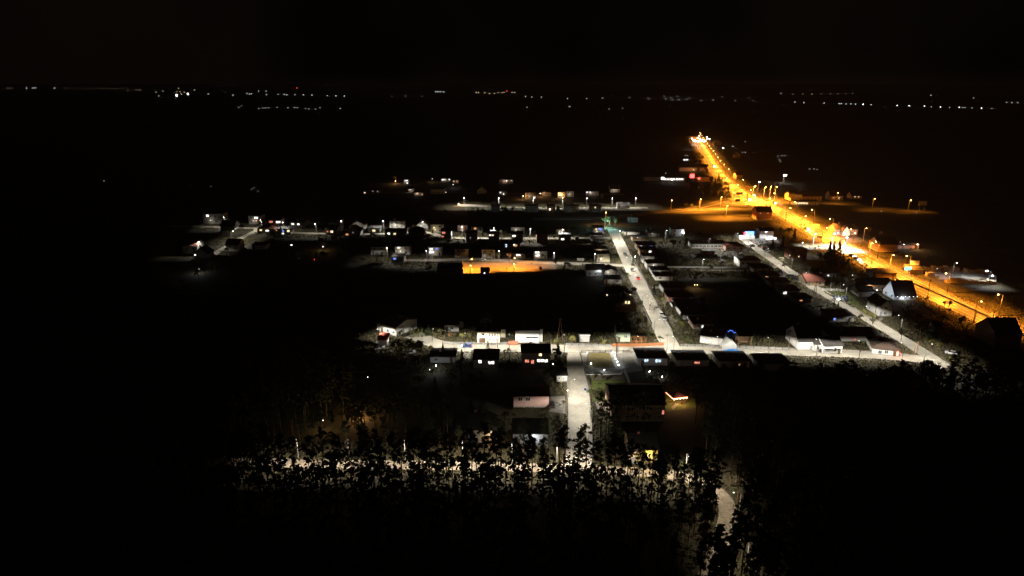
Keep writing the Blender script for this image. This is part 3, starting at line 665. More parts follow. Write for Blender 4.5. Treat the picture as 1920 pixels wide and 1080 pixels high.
house('long low shed with two bright lamps above the lumber yard', 1681, 1722, 467, 459, 8, 'flat', 0, 'pink', name='shed', cat='shed', win=False)
house('black barn roof left of the long low shed with lamps', 1646, 1682, 472, 458, 12, 'gx', 3.4, 'brown', 'roof_dark', name='barn', cat='barn', win=False, chim=0)
house('yellowish wedge-roofed office beside the teal sign', 1706, 1730, 514, 506, 6, 'mono', 1.6, 'ochre', 'roof_grey', name='office', cat='office', win=False, chim=0)
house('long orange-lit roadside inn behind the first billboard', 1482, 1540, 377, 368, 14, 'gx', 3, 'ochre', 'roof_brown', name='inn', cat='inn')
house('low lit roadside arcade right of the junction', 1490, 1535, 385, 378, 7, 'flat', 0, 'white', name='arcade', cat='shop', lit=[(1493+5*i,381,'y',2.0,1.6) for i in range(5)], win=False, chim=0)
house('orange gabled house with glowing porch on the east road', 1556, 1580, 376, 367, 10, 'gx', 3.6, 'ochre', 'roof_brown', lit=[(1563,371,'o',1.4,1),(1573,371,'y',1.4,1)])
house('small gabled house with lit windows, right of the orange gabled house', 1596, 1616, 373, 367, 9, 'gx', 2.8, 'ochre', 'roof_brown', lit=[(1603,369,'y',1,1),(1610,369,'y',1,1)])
# --- left end of the village
house('grey house with one white window at the far left end', 382, 420, 419, 401, 9, 'flat', 0, 'grey', lit=[(389,404.5,'w',2.2,1.6)])
house('grey house with a white upper and an orange lower window', 467, 490, 420, 405, 9, 'flat', 0, 'grey', lit=[(480,408.5,'w',3.0,1.6),(480,414,'o',1.8,1.1)])
house('hip-roofed house with dark red roof and two warm windows', 484, 513, 436, 429, 10, 'hip', 3.2, 'pale_grey', 'roof_red', lit=[(489,431.5,'y',1.8,1.2),(501,432.5,'w',2.4,1.2)])
house('low shop with glowing reddish front at the left of the upper street', 503, 527, 420, 412, 8, 'flat', 0, 'pink', name='shop', cat='shop', lit=[(522,416.5,'w',3.6,1.6),(508,416,'r',3,1.4)], win=False)
house('low house with two white windows and a floodlight, left of the upper street', 545, 572, 425, 416, 8, 'flat', 0, 'grey', lit=[(549,420,'w',2.2,1.2),(559.5,420.5,'w',1.8,1.2)])
house('black gabled house beside the fork at the left end', 414, 440, 432, 424, 10, 'gx', 3, 'grey', 'roof_dark')
house('white house with dark red gable roof, leftmost of the village', 344, 371, 476, 461, 10, 'gx', 2.8, 'white', 'roof_red', lit=[(351,466,'x',1.3,1.6),(363,466,'x',1.3,1.6)])
house('white house with two windows right of the lit ramp at the left end', 424, 448, 471, 459, 10, 'gx', 2.6, 'white', 'roof_dark', lit=[(430,462,'x',1.6,1),(442,462,'x',1.6,1)])
house('black gabled house with one tiny light in front of the leftmost white house', 364, 390, 484, 476, 9, 'gy', 3.4, 'grey', 'roof_dark', lit=[(366,478,'w',1,1)])
house('dim white house right of the two-windowed white house at left', 473, 498, 468, 460, 8, 'flat', 0, 'pale_grey')
house('white-walled house with dark roof and a warm window left of the upper street', 611, 633, 440, 430, 8, 'gx', 1.8, 'grey', 'roof_dark', lit=[(622,434.5,'y',2.0,1.6),(614,434,'r',1.2,1)])
house('white house under the first upper street lamp', 618, 640, 434, 417, 8, 'gx', 1.8, 'white', 'roof_grey')
house('dark house with three small windows below the left shop', 516, 545, 440, 430, 8, 'flat', 0, 'grey', lit=[(518,431,'r',1,1),(531,433,'b',1.4,1.2),(540.5,433,'y',2,1.6),(530.5,438,'w',1.6,1)])
# --- upper street row
house('white gabled house right of the first upper street lamp', 658, 684, 430, 421, 9, 'gy', 2.4, 'white', 'roof_dark')
house('black gable-roofed house in front of the white gabled house', 648, 676, 442, 434, 9, 'gy', 3.2, 'grey', 'roof_dark', lit=[(649.5,439.5,'o',2,1.2),(662,436,'d',1,1)])
house('dark low house with one bright window between the first two lamps', 690, 712, 436, 428, 8, 'flat', 0, 'grey', lit=[(701,432.5,'y',2.2,1.6)])
house('white two-storey house right of the second upper street lamp', 731, 758, 428, 415, 8, 'flat', 0, 'white')
house('dark house with two warm white windows below the second lamp', 722, 760, 443, 433, 8, 'flat', 0, 'grey', lit=[(729,438,'w',1.8,1.3),(740,438.5,'y',1.8,1.4)])
house('gabled house with lit pale roof under the third upper street lamp', 782, 802, 430, 422, 10, 'gy', 2.6, 'grey', 'roof_grey')
house('black hip-roofed house below the third upper street lamp', 766, 796, 443, 434, 10, 'hip', 3, 'grey', 'roof_dark')
house('cream two-storey house with lit balcony behind the diagonal road', 808, 830, 437, 421, 8, 'flat', 0, 'cream', lit=[(814,427,'y',1.2,1.2)])
house('dark box house with two red-white windows beside the diagonal road', 827, 846, 448, 433, 8, 'flat', 0, 'grey', lit=[(832,436.5,'r',2.2,1.4),(830,443.5,'r',1.6,1)])
house('low reddish house behind the fourth upper street lamp', 858, 876, 433, 422, 8, 'flat', 0, 'pink')
house('grey house with one orange window behind the upper street', 884, 904, 436, 425, 8, 'flat', 0, 'grey', lit=[(891,428.5,'o',1.8,1.4)])
house('unlit black box house, leftmost of five below the upper street', 874, 894, 453, 437, 8, 'flat', 0, 'grey', lit=[(882,446,'d',.8,1.2)])
house('black box house with a row of three windows below the upper street', 916, 936, 453, 437, 8, 'flat', 0, 'grey', lit=[(919,441,'w',1.4,1),(924,441,'y',1.4,1)])
house('black box house with one bright warm window below the upper street', 959, 980, 455, 439, 8, 'flat', 0, 'grey', lit=[(963.5,442.5,'w',2.4,1.2)])
house('unlit brownish box house below the sixth upper street lamp', 1006, 1027, 455, 439, 8, 'flat', 0, 'brown')
house('black box house with a low white window below the seventh lamp', 1049, 1070, 456, 442, 8, 'flat', 0, 'grey', lit=[(1055,448.5,'w',2.2,1.3)])
house('long grey house right of the fifth upper street lamp', 958, 984, 437, 426, 8, 'flat', 0, 'pale_grey')
house('white house beside the seventh upper street lamp', 1043, 1059, 440, 430, 8, 'flat', 0, 'white')
house('small white garage between the black box houses and the village street', 1079, 1085, 452, 446, 5, 'flat', 0, 'white', name='garage', cat='garage', chim=0)
house('dim house with white and orange stairwell lights behind the orange yard', 944, 975, 470, 457, 8, 'flat', 0, 'grey', 'roof_dark', lit=[(949,460,'c',1.2,2.2),(967,460.5,'o',2,1.2),(964.5,458,'w',1.2,1.2)])
# --- cross street row
house('white two-storey house behind dark bushes, leftmost on the cross street', 696, 722, 478, 463, 8, 'flat', 0, 'white')
house('white house with lit upper windows right of the first cross street lamp', 741, 768, 478, 462, 8, 'flat', 0, 'white', lit=[(747.5,464.5,'w',2.2,.9)])
house('dark house with one blue window below the first cross street lamp', 735, 757, 492, 482, 8, 'flat', 0, 'grey', 'roof_dark', lit=[(740,485,'b',1.8,1.2)])
house('white house with white and blue windows facing the cross street', 803, 828, 480, 463, 8, 'flat', 0, 'white', lit=[(808.5,467,'w',2.2,1),(819,466.5,'b',2,1),(809,472.5,'w',3,1.6)])
house('orange-tinged house hidden by a bare tree at the orange yard corner', 853, 878, 483, 467, 8, 'flat', 0, 'ochre')
house('cream two-storey house behind the left orange lamps', 903, 928, 485, 468, 8, 'flat', 0, 'cream', lit=[(908,479,'d',2.4,1.4)])
house('white two-storey house with stacked lit windows behind the right orange lamps', 1001, 1026, 485, 471, 8, 'flat', 0, 'white', lit=[(1007.5,473,'w',2.6,1.2),(1007.5,479,'w',2.6,1.1)])
house('low house with one pinkish window between the orange lamps', 962, 984, 484, 476, 8, 'flat', 0, 'brown', lit=[(972,478.5,'w',2.8,1)])
house('long dim bungalow left of the orange yard', 820, 866, 513, 502, 9, 'flat', 0, 'brown', 'roof_dark', win=False)
house('tiny kiosk with a white light at the lower edge of the orange yard', 902, 917, 516, 510, 4, 'gx', 1.4, 'brown', 'roof_dark', name='kiosk', cat='kiosk', win=False, chim=0, drs=0, lit=[(908.5,512,'w',.8,.8)])
# --- high street and beyond
HS = [(921,937,'grey','first',None),(984,1009,'grey','second',None),(1026,1040,'brown','third',(1031,392,'w')),(1059,1085,'grey','fourth',None),(1105,1127,'grey','fifth',(1116,389,'y'))]
for a, b, c, nth, l in HS:
    house(f'black box house, {nth} from the left in front of the lit high street', a, b, 398, 386.5, 8, 'flat', 0, c, lit=[l] if l else ())
house('low house with pale lit roof at the right end of the high street', 1158, 1180, 390, 385, 8, 'gx', 1.6, 'grey', 'roof_grey')
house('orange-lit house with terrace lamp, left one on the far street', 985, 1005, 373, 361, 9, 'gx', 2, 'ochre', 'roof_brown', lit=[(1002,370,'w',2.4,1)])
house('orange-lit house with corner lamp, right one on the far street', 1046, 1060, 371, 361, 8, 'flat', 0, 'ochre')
house('long grey house between the two orange-lit houses', 1017, 1033, 367, 361, 8, 'flat', 0, 'grey')
house('pale house right of the right orange-lit house', 1062, 1076, 369, 359, 8, 'flat', 0, 'pale_grey')
house('house with two white lamps on the far street', 1099, 1122, 367, 359, 8, 'flat', 0, 'pale_grey', lit=[(1101,359.5,'w',1.5,1.2),(1106,360,'w',1.2,1)])
house('white house with arched dormer at the right end of the far street', 1144, 1162, 361, 354, 9, 'gx', 3, 'white', 'roof_dark')
house('white two-storey villa with a row of windows far left', 808, 833, 364, 355, 9, 'flat', 0, 'white')
house('small lit house with bright corner lamp far left', 765, 776, 360, 354, 8, 'gx', 2, 'white', 'roof_dark')
house('white gabled house with round arch left of the green strip', 895, 912, 363, 357, 9, 'gy', 3, 'white', 'roof_dark')
house('low house with two warm windows far left', 776, 794, 367, 361, 8, 'flat', 0, 'grey', lit=[(781,363.5,'o',3,1),(791,364.5,'o',1.5,1)])
house('dim house with small lit windows at the far left end of the far street', 682, 712, 364, 357, 8, 'flat', 0, 'grey', lit=[(684,361.5,'y',1.6,1),(699,358.5,'d',1.4,1.2),(708,359,'d',1.4,1.4)])
house('distant house with two white windows above the villa', 826, 845, 341, 335, 9, 'flat', 0, 'grey', lit=[(830,337,'w',2.2,1.4),(834.5,337,'w',1.2,1.2),(842.5,336,'w',1.4,1.6)])
house('distant house with pinkish lit front right of the villa', 848, 860, 344, 338, 9, 'flat', 0, 'pale_grey', lit=[(851,340,'y',1.4,1),(857,340,'r',1.5,2)])
house('distant house with four small windows right of the orange tree', 757, 766, 345, 337, 8, 'flat', 0, 'grey', lit=[(759.5,338.5,'w',1,1),(763.5,338.5,'w',1.6,1.4),(763.5,344,'w',1.6,1.4)])
house('distant pink house with two lamps above the far street', 936, 962, 344, 337, 8, 'flat', 0, 'pink', lit=[(950,339,'w',1.4,1.4),(959,338.5,'y',1,1)])
house('far house with two lit windows near the far street centre', 935, 950, 366, 359, 8, 'flat', 0, 'grey', lit=[(938.5,361,'w',1.4,1.4),(944.5,365,'w',1.2,1.6)])
# --- along the far highway
house('long pinkish roadside hall left of the far highway', 1273, 1326, 321, 314, 14, 'gx', 3, 'pink', 'roof_brown', name='hall', cat='hall', win=False)
house('supermarket with bright window strip left of the red sign', 1244, 1284, 340, 332.5, 12, 'flat', 0, 'white', name='supermarket', cat='shop', lit=[(1248+5.2*i,336,'w',2.5,2.0) for i in range(7)], win=False, drs=0)
house('grey store hall at the left end of the supermarket', 1208, 1242, 339, 332, 12, 'flat', 0, 'grey', name='store', cat='shop', win=False)
house('pink flat pavilion right of the red sign', 1300, 1332, 341, 332, 12, 'flat', 0, 'pink', name='pavilion', cat='pavilion', win=False)
house('small house with lit roof above the long pinkish hall', 1303, 1314, 310, 305, 9, 'gy', 3, 'brown', 'roof_brown')
house('far house with orange-lit gable left of the highway curve', 1280, 1295, 302, 298, 9, 'gx', 2.4, 'grey', 'roof_dark', lit=[(1284,292.5,'w',2.6,2),(1289,292.5,'w',2.6,2)])
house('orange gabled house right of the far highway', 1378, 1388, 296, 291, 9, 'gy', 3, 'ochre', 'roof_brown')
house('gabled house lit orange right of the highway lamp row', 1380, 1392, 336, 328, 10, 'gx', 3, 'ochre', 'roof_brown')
house('far grey house beside the bright station', 1338, 1352, 272, 267, 11, 'gy', 4, 'grey', 'roof_grey')
# ------------------------------------------------------------------ details on houses
HB = {o['label']: o for o in bpy.data.objects if o.get('label')}
def on(label, name, mb, m): return part(name, mb, m, HB[label])
L_ = 'cream raised bungalow with garage door and flat dark roof on the front street'
on(L_, 'garage_door', MB().box(.7, 3.2, -.05, .02, .05, 2.2), 'door_dark'); on(L_, 'band', MB().box(0, 9.1, -.06, .02, 2.35, 2.5), 'pale_grey')
for k in (4.6, 6.0, 7.4): on(L_, 'cellar_window', MB().box(k, k+.7, -.04, .02, 1.1, 1.6), 'glass')
L_ = 'bright white box house with dark balcony line on the front street'
on(L_, 'balcony', MB().box(4.4, 9.1, -1.1, 0, 2.35, 2.5), 'roof_dark'); on(L_, 'band', MB().box(.6, 4.4, -.1, .02, 2.38, 2.46), 'roof_dark')
for a, b, c, d in ((.1, 4.35, 2.6, 4.7), (4.45, 9.05, 2.7, 4.7), (.1, 4.35, .4, 2.3), (4.45, 9.05, .4, 2.25)): on(L_, 'facade_panel', MB().box(a, b, -.045, .02, c, d), 'white')
on('low grey open-fronted shed with a white wall right of the tripod pole', 'fascia', MB().box(-.2, 4.2, -.12, -.0, 2.6, 3.1), 'white')
L_ = 'pale green cottage with satellite dishes beside the wooden pergola'
for x, z in ((4.0, 3.8), (2.0, 5.6)):
    on(L_, 'satellite_dish', MB().lathe([(.05, 0), (.3, .06), (.48, .16)], 12), 'white'); d_ = HB[L_].children[-1]; d_.location = (x, -.35, z); d_.rotation_euler = (R(75), 0, R(15))
L_ = 'white house with terrace balcony above the two parked pale cars'
on(L_, 'terrace', MB().box(-2.6, 0, .4, 8, 2.0, 2.2), 'concrete'); on(L_, 'parapet', MB().box(-2.75, -2.6, .3, 8.1, 2.0, 3.1), 'white')
L_ = 'white gabled house with steep black roof and a row of eave lights'
for k in range(6): on(L_, 'eave_light', MB().box(.8+1.9*k, 1.1+1.9*k, -.5, -.3, 1.95, 2.08), 'strip_white')
link('lamp_light', LD['white_wall'], HB[L_], (4, -1.5, 2.2)); link('lamp_light', LD['white_wall'], HB[L_], (-4, 3, 3.0))
L_ = 'low white wing with dark awning, right end of the steep-gabled house'
on(L_, 'awning', MB().box(.4, 3.6, -1.0, 0, 2.1, 2.25), 'roof_dark'); on(L_, 'awning', MB().box(4.6, 6.4, -.9, 0, 2.2, 2.32), 'roof_dark')
# ------------------------------------------------------------------ street lamps
def ordn(n):
    w = 'first second third fourth fifth sixth seventh eighth ninth tenth eleventh twelfth'.split()
    return w[n-1] if n <= 12 else f'{n}th' if n % 10 > 3 or n % 10 == 0 or 10 < n % 100 < 14 else f'{n}' + {1: 'st', 2: 'nd', 3: 'rd'}[n % 10]
D90 = math.pi/2
for i, (x, y, l) in enumerate([(812,652,'led_dim'),(872,661,'led'),(955,663,'led'),(1058,664,'led'),(1157,665,'led'),(1262,667,'led'),(1345,668,'led_low'),(1440,670,'led_dim'),(1530,673,'led_dim'),(1610,676,'led_dim'),(1690,680,'led_dim')]):
    lamp(f'white street lamp on the near side of the front street, {ordn(i+1)} from the left', x, y, D90, light=l, group='front street lamps')
lamp('white lamp on a pole left of the lane by the small garage', 1066, 745, 0, h=6.4, light='led', group='lane lamps')
lamp('white lamp right of the near end of the lane', 1110, 792, math.pi, h=6.4, light='lane_wide', group='lane lamps')
lamp('white yard lamp before the rotated bungalow', 704, 642, 1.2, h=5, light='yard')
for i, (x, y) in enumerate([(1226,630),(1204,583),(1184,541),(1168,506),(1154,474),(1147,450)]):
    lamp(f'white street lamp left of the village street, {ordn(i+1)} from the front street', x, y, 0, light='led', group='village street lamps')
lamp('white lamp right of the village street at the pale A-frame pole', 1197, 481, math.pi, light='led_dim', base=False, bulb='bulb_star')
for i, (x, y, sd) in enumerate([(1732,679,0),(1688,622,1),(1612,604,0),(1585,561,1),(1502,537,0),(1484,502,1),(1432,489,0),(1412,458,1)]):
    lamp(f'white street lamp on the side street, {ordn(i+1)} from its near end', x, y, math.pi*sd, light='led_dim', group='side street lamps')
for i, (x, y, l) in enumerate([(726,464,'led_sym_low'),(800,469,'led_sym_low'),(936,470,'led_cross'),(1039,473,'led_cross'),(1115,475,'led_cross')]):
    lamp(f'white street lamp on the cross street, {ordn(i+1)} from the left', x, y, -D90, light=l, base=False, bulb='bulb_star', group='cross street lamps')
for i, (x, y, l) in enumerate([(640,414,'led_sym'),(719,414,'led_sym'),(793,415,'led_sym'),(867,424,'led_sym'),(926,427,'led_sym'),(994,429,'led_sym'),(1055,430,'led_sym')]):
    lamp(f'white star-bright lamp on the upper street, {ordn(i+1)} from the left', x, y, -D90, light=l, base=False, bulb='bulb_star', group='upper street lamps')
for i, x in enumerate((870, 935, 1000, 1055, 1100, 1148, 1192)):
    lamp(f'white lamp on the high street, {ordn(i+1)} from the left', x, 371, -D90, light='led_sym', base=False, bulb='bulb_star', group='high street lamps')
for x, y, t, a, l in ((421,407,'at the far left end of the west street',-D90,'led_sym_low'),(490,412,'where the west street meets the upper street',-D90,'led_sym'),(432,434,'above the yellow grass at the west lane',0,'led_sym'),(532,416,'added beside the low shop to brighten the upper street',-D90,'led_sym_low'),(592,419,'added for brighter fronts left of the first upper street star lamp',-D90,'led_sym_low'),(375,452,'behind the leftmost white house',-D90,'led_sym_low'),(541,460,'beside the lit shrub left of the cross street',0,None)):  # lamps by the shop and left of the star lamp are added to brighten fronts
    lamp(f'white lamp {t}', x, y, a, light=l, base=False, bulb='bulb_star', group='west end lamps')
lamp('white lamp on a pole behind the dirt service road', 1318, 485, -D90, base=False, light='led_sym_low', bulb='bulb_star')
lamp('white lamp beside the white block of flats', 1249, 431, -D90, base=False, light='led_dim', bulb='bulb_star')
lamp('white lamp at the long low white building by the village street end', 1162, 432, -D90, base=False, light='led', bulb='bulb_star')
lamp('white lamp behind the long white school building', 1330, 447, -D90, base=False, light='led_dim')
lamp('white lamp left of the filling station shop', 1378, 438, 0, base=False, light='led_dim')
lamp('pinkish floodlight lamp in the school court', 1352, 468, -D90, base=False, light='led_dim')
lamp('small lantern lamp at the gate of the pink bungalow', 1061, 745, 0, h=2.4, arm=.3, light=None, bulb='bulb_warm', post='dark_metal')
for i, (x, y, a, l) in enumerate([(560,861,-D90,'forest_low'),(655,862,-D90,'forest_low'),(760,863,-D90,'forest_low'),(868,864,-D90,'forest'),(960,866,-D90,'forest_low'),(1044,868,-D90,'forest'),(1180,876,-D90,'forest_low'),(1285,890,-D90,'forest'),(1385,968,math.pi,'forest_dim'),(1400,1060,math.pi,'forest_dim')]):
    lamp(f'white forest road lamp among pines, {ordn(i+1)} from the left', x, y, a, h=6.5, light=l, group='forest road lamps')
# sodium lamps of the highway
n_ = len(CH); acc = 0.0; cum = [0.0]
for i in range(1, n_): cum.append(cum[-1]+float(np.linalg.norm(CH[i]-CH[i-1])))
def along(s):
    i = max(0, min(n_-2, int(np.searchsorted(cum, s))-1)); t = (s-cum[i])/(cum[i+1]-cum[i]); d = (CH[i+1]-CH[i])/(cum[i+1]-cum[i])
    return CH[i]+d*(s-cum[i]), d
def hlamp(s, off, label, light, group, h=10.0):
    p, d = along(s); nn = np.array((d[1], -d[0])); q = p+nn*off; ang = math.atan2(-nn[1]*off, -nn[0]*off)
    r = thing('street_lamp', label, 'street lamp', (float(q[0]), float(q[1]), 0), ang, group)
    pm, am, hm, bm = lamp_meshes(h, 2.0, 'bulb_orange', 'dark_metal', 1.7)
    link('pole', pm, r); ar = link('arm', am, r); hd = link('lamp_head', hm, ar); link('bulb', bm, hd)
    if light: link('lamp_light', LD[light], r, (2.37, 0, h-.45))
LT = cum[-1]
k = 0; s = 60.0
while s < LT-10:
    k += 1; p, d = along(s)
    hlamp(s, -9.2, f'orange highway lamp, {ordn(k)} of the right-hand row counted from the bright station', 'sodium_far' if p[1] > 560 else 'sodium', 'right-hand highway lamps')
    s += 44 if p[1] > 560 else 36
k = 0
for y_ in (690, 640, 600, 560, 520, 480, 440):
    ss = min(range(n_), key=lambda i: abs(CH[i][1]-y_)); k += 1
    hlamp(cum[ss]+.5, 9.2, f'orange highway lamp, {ordn(k)} of the left-hand row counted from the far side', 'sodium', 'left-hand highway lamps')
for i, (x, y, l) in enumerate([(1136,398,'sodium_dim'),(1259,375,'sodium_dim'),(1313,373,'sodium'),(1352,369,'sodium'),(1374,361,'sodium'),(1363,385,'sodium'),(1418,386,'sodium')]):
    lamp(f'orange lamp of the junction road, {ordn(i+1)} from the left', x, y, -D90, h=9, bulb='bulb_orange', light=l, base=False, post='steel', big=1.5, group='junction road lamps')
for i, (x, y, l) in enumerate([(1434,350,'sodium'),(1445,349,'sodium'),(1455,350,None),(1413,350,'sodium')]):
    lamp(f'tall orange lamp behind the junction, {ordn(i+1)} placed', x, y, -D90, h=12, bulb='bulb_orange', light=l, base=False, post='steel', big=1.6, group='tall junction lamps') if False else \
    lamp(('tall orange lamp right of the long sign board behind the junction', 'brightest left head of the tall twin lamps behind the junction', 'right head of the tall twin lamps behind the junction', 'orange lamp at the right end of the long sign board')[i], x, y, -D90, h=12, bulb='bulb_orange', light=l, base=False, post='steel', big=1.6, group='tall junction lamps')
for x, y, t, l in ((1570,361,'before the orange gabled house on the east road','sodium_dim'),(1638,372,'in the middle of the east road','sodium_dim'),(1706,375,'at the end of the east road beside the billboard','sodium_dim'),(1622,427,'beside the bush right of the restaurant','sodium_dim'),(1588,437,'in front of the restaurant porch','sodium_dim'),(1633,455,'on the verge below the black barn','sodium_dim'),(1672,477,'on the tall post left of the lumber yard','sodium_dim'),(1835,563,'in the dark field right of the highway','sodium_dim')):
    lamp(f'orange lamp {t}', x, y, -D90, h=9, bulb='bulb_orange', light=l, base=False, post='steel', big=1.5, group='scattered orange lamps')
for x, y, t, an in ((884,487,'back left',1),(882,499,'front left',1),(965,485,'back right',1),(964,496,'front right',1)):
    lamp(f'orange lamp at the {t} corner of the orange-lit yard', x, y, an*D90, h=4 if 'front' in t else 6, bulb='bulb_orange', light='sodium_yard', base=False, arm=.8, big=1.8, group='orange yard lamps')
for x, y, t in ((1562,437,'left of the restaurant crossing'),(1585,444,'right of the restaurant crossing'),(1527,437,'at the bus stop before the restaurant')):
    lamp(f'bright white crossing lamp {t}', x, y, -D90, h=8, bulb='bulb_cool', light='flood', base=False, post='steel', big=2.2, group='crossing lamps')
lamp('double white lamp beside the spruces left of the highway', 1503, 454, -D90, h=7, bulb='bulb_cool', light='flood_mid', base=False, post='steel', big=1.2)
lamp('white floodlight of the service hall forecourt', 1437, 453, D90, h=6, bulb='bulb_cool', light='flood_mid', base=True, post='steel', big=1.3)
lamp('white floodlight of the filling station forecourt', 1403, 460, D90, h=6, bulb='bulb_cool', light='flood_mid', base=True, post='steel', big=1.3)
lamp('dazzling white floodlight at the right end of the lumber yard', 1858, 508, math.pi, h=7, bulb='bulb_cool', light='flood_mid', base=False, post='steel', big=2.4)
lamp('white floodlight in the middle of the lumber yard', 1790, 492, -D90, h=8, bulb='bulb_cool', light='flood_mid', base=False, post='steel', big=1.0)
lamp('small white lamp at the left edge of the lumber yard', 1751, 504, 0, h=4, bulb='bulb_white', light=None, base=False, post='steel')
lamp('second white lamp at the far right corner of the lumber yard', 1868, 517, math.pi, h=4, bulb='bulb_cool', light='led_low', base=False, post='steel', big=1.8)
for x, y, t, b in ((1300,263,'left of the far bright station','bulb_cool'),(1312,260,'in the middle of the far bright station','bulb_cool'),(1325,259,'right of the far bright station','bulb_cool')):
    lamp(f'dazzling white mast lamp {t}', x, y, -D90, h=14, bulb=b, light='flood_mid', base=False, post='steel', big=5.0, group='far station mast lamps')
lamp('lone dazzling white lamp in the dark field right of the highway', 1470, 327, -D90, h=9, bulb='bulb_cool', light=None, base=False, post='steel', big=7.0)
lamp('white lamp in the dark right of the tall junction lamps', 1423, 340, -D90, h=9, bulb='bulb_cool', light=None, base=False, post='steel', big=3.0)
lamp('bluish white lamp right of the far highway curve', 1355, 277, -D90, h=8, bulb='bulb_cool', light=None, base=False, post='steel', big=4.0)
lamp('cyan-tinted lamp under the glowing tree at the village street end', 1137, 427, 0, h=4.5, bulb='bulb_cyan', light='cyan', arm=.4)
# ------------------------------------------------------------------ wall and garden lights
def spot(label, px, py, light='spot_white', bulb='bulb_cool', h=.35, r=.16, group=None, name='garden_light', cat='garden light'):
    x, y = G(px, py)
    for P0, P1, D, rz in HOUSES:            # a light seen on a front stands before that front
        e = (P1-P0)/np.linalg.norm(P1-P0); nn = np.array((-e[1], e[0])); u, v = (np.array((x, y))-P0) @ e, (np.array((x, y))-P0) @ nn
        if -.5 < u < np.linalg.norm(P1-P0)+.5 and -.5 < v < D+.5: x, y = (P0+e*u-nn*.7).tolist()
    o = thing(name, label, cat, (x, y, 0), 0, group)
    part('stake', MB().tube((0, 0, 0), (0, 0, h), .04, .03, 5), 'dark_metal', o); part('housing', MB().lathe([(r*.7, h), (r*1.1, h+.08), (r*1.1, h+.12)], 8), 'dark_metal', o)
    part('lens', MB().lathe([(r*.95, h+.12), (r*1.05, h+.2), (r*.6, h+.34), (r*.2, h+.38)], 8), bulb, o)
    if light: link('lamp_light', LD[light], o, (0, -.5, h+.9))
    return o
for x, y, t in ((1101,664,'in the far left corner of the paved garden'),(1108,684,'in the left middle of the paved garden'),(1133,696,'at the picket fence inside the paved garden'),(1149,663,'first from the street in the row beside the forecourt'),(1152,669,'second from the street in the row beside the forecourt'),(1154,675,'third from the street in the row beside the forecourt'),(1157,681,'fourth from the street in the row beside the forecourt'),(1160,687,'fifth from the street in the row beside the forecourt'),(1218,699,'left of two on the dark lawn right of the slanting white wall'),(1241,709,'right of two on the dark lawn right of the slanting white wall')):
    spot(f'star-bright garden light {t}', x, y, group='garden lights')
for x, y, t, l, b, h in ((1120,512,'on the double-roofed house','white_wall','bulb_cool',3),(1278,441,'at the corner of the block of flats','white_wall','bulb_cool',2.5),(567,420,'on the house left of the upper street','white_wall','bulb_cool',3),(981,373,'left of the left orange-lit house','warm_big','bulb_warm',2.5),(1013,368,'right of the left orange-lit house','warm_big','bulb_warm',2.5),(1050,370,'at the right orange-lit house','warm_big','bulb_warm',2.5),(742,344,'under the distant orange tree','warm_big','bulb_white',2),(860,388,'pinkish at the left end of the high street','warm_big','bulb_warm',2.5),(811,341,'beside the distant villa houses','warm',"bulb_white",3),(850,352,'above the white villa','white_wall','bulb_white',3),(836,365,'below the white villa',None,'bulb_white',2),(606,469,'left of the cross street, white','warm','bulb_white',2),(590,491,'left of the cross street, tiny red',None,'bulb_red',1.2),(818,694,'behind the dark driveway trees','white_wall','bulb_cool',1.5),(806,699,'left behind the dark driveway trees',None,'bulb_white',1),(690,713,'in the dark garden far left',None,'bulb_white',1),(1037,689,'below the tall dark house',None,'bulb_cool',1.2),(676,783,'orange under the glowing shrubs at left','warm_big','bulb_warm',1.5),(925,808,'beside the black house with reddish eave','warm','bulb_white',1.5),(1302,540,'left of two warm ones in the dark gardens','warm','bulb_warm',1.5),(1307,540,'right of two warm ones in the dark gardens',None,'bulb_warm',1.5),(1643,554,'blue-white beside the steep black roof','white_wall','bulb_cool',2.5),(1690,466,'left of two on the long low shed','white_wall','bulb_white',3),(1713,465,'right of two on the long low shed','warm_big','bulb_warm',3),(1505,370,'on the orange-lit inn','white_wall','bulb_cool',4),(1676,653,'red at the hip-roofed bungalow','red','bulb_red',1.5),(1602,644,'tiny red behind the white wings',None,'bulb_red',1.5),(374,512,'among the pale shrubs far left','white_wall','bulb_white',2),(1085,397,'below the fourth high street house',None,'bulb_warm',2),(1031,398,'below the third high street house',None,'bulb_warm',2),(1212,858,'yellow on the hidden house','yellow','bulb_warm',2.5),(607,806,'at the top of the lone forest mast','warm','bulb_white',3.0),(1000,838,'white behind the black chimney house','white_wall','bulb_white',2),(1597,524,'beside the three pale trees','white_wall','bulb_white',2.2),(1583,447,'white, added to brighten the restaurant porch','white_big','bulb_cool',3),(1570,446,'left, added to brighten the restaurant front','warm_big','bulb_warm',3),(1602,446,'right, added to brighten the restaurant front','warm_big','bulb_warm',3),(1310,341,'before the pink pavilion','red','bulb_white',3),(1300,323,'before the long pinkish hall','warm_big','bulb_warm',3),(1260,343,'before the supermarket windows','white_wall','bulb_cool',3),(1611,536,'white at the reddish highway house','warm','bulb_white',2.2)):  # the lights before the restaurant are added to brighten its dark front
    spot(f'small wall light {t}', x, y, l, b, h, .11 if y > 480 else .3, name='wall_light', cat='wall light')
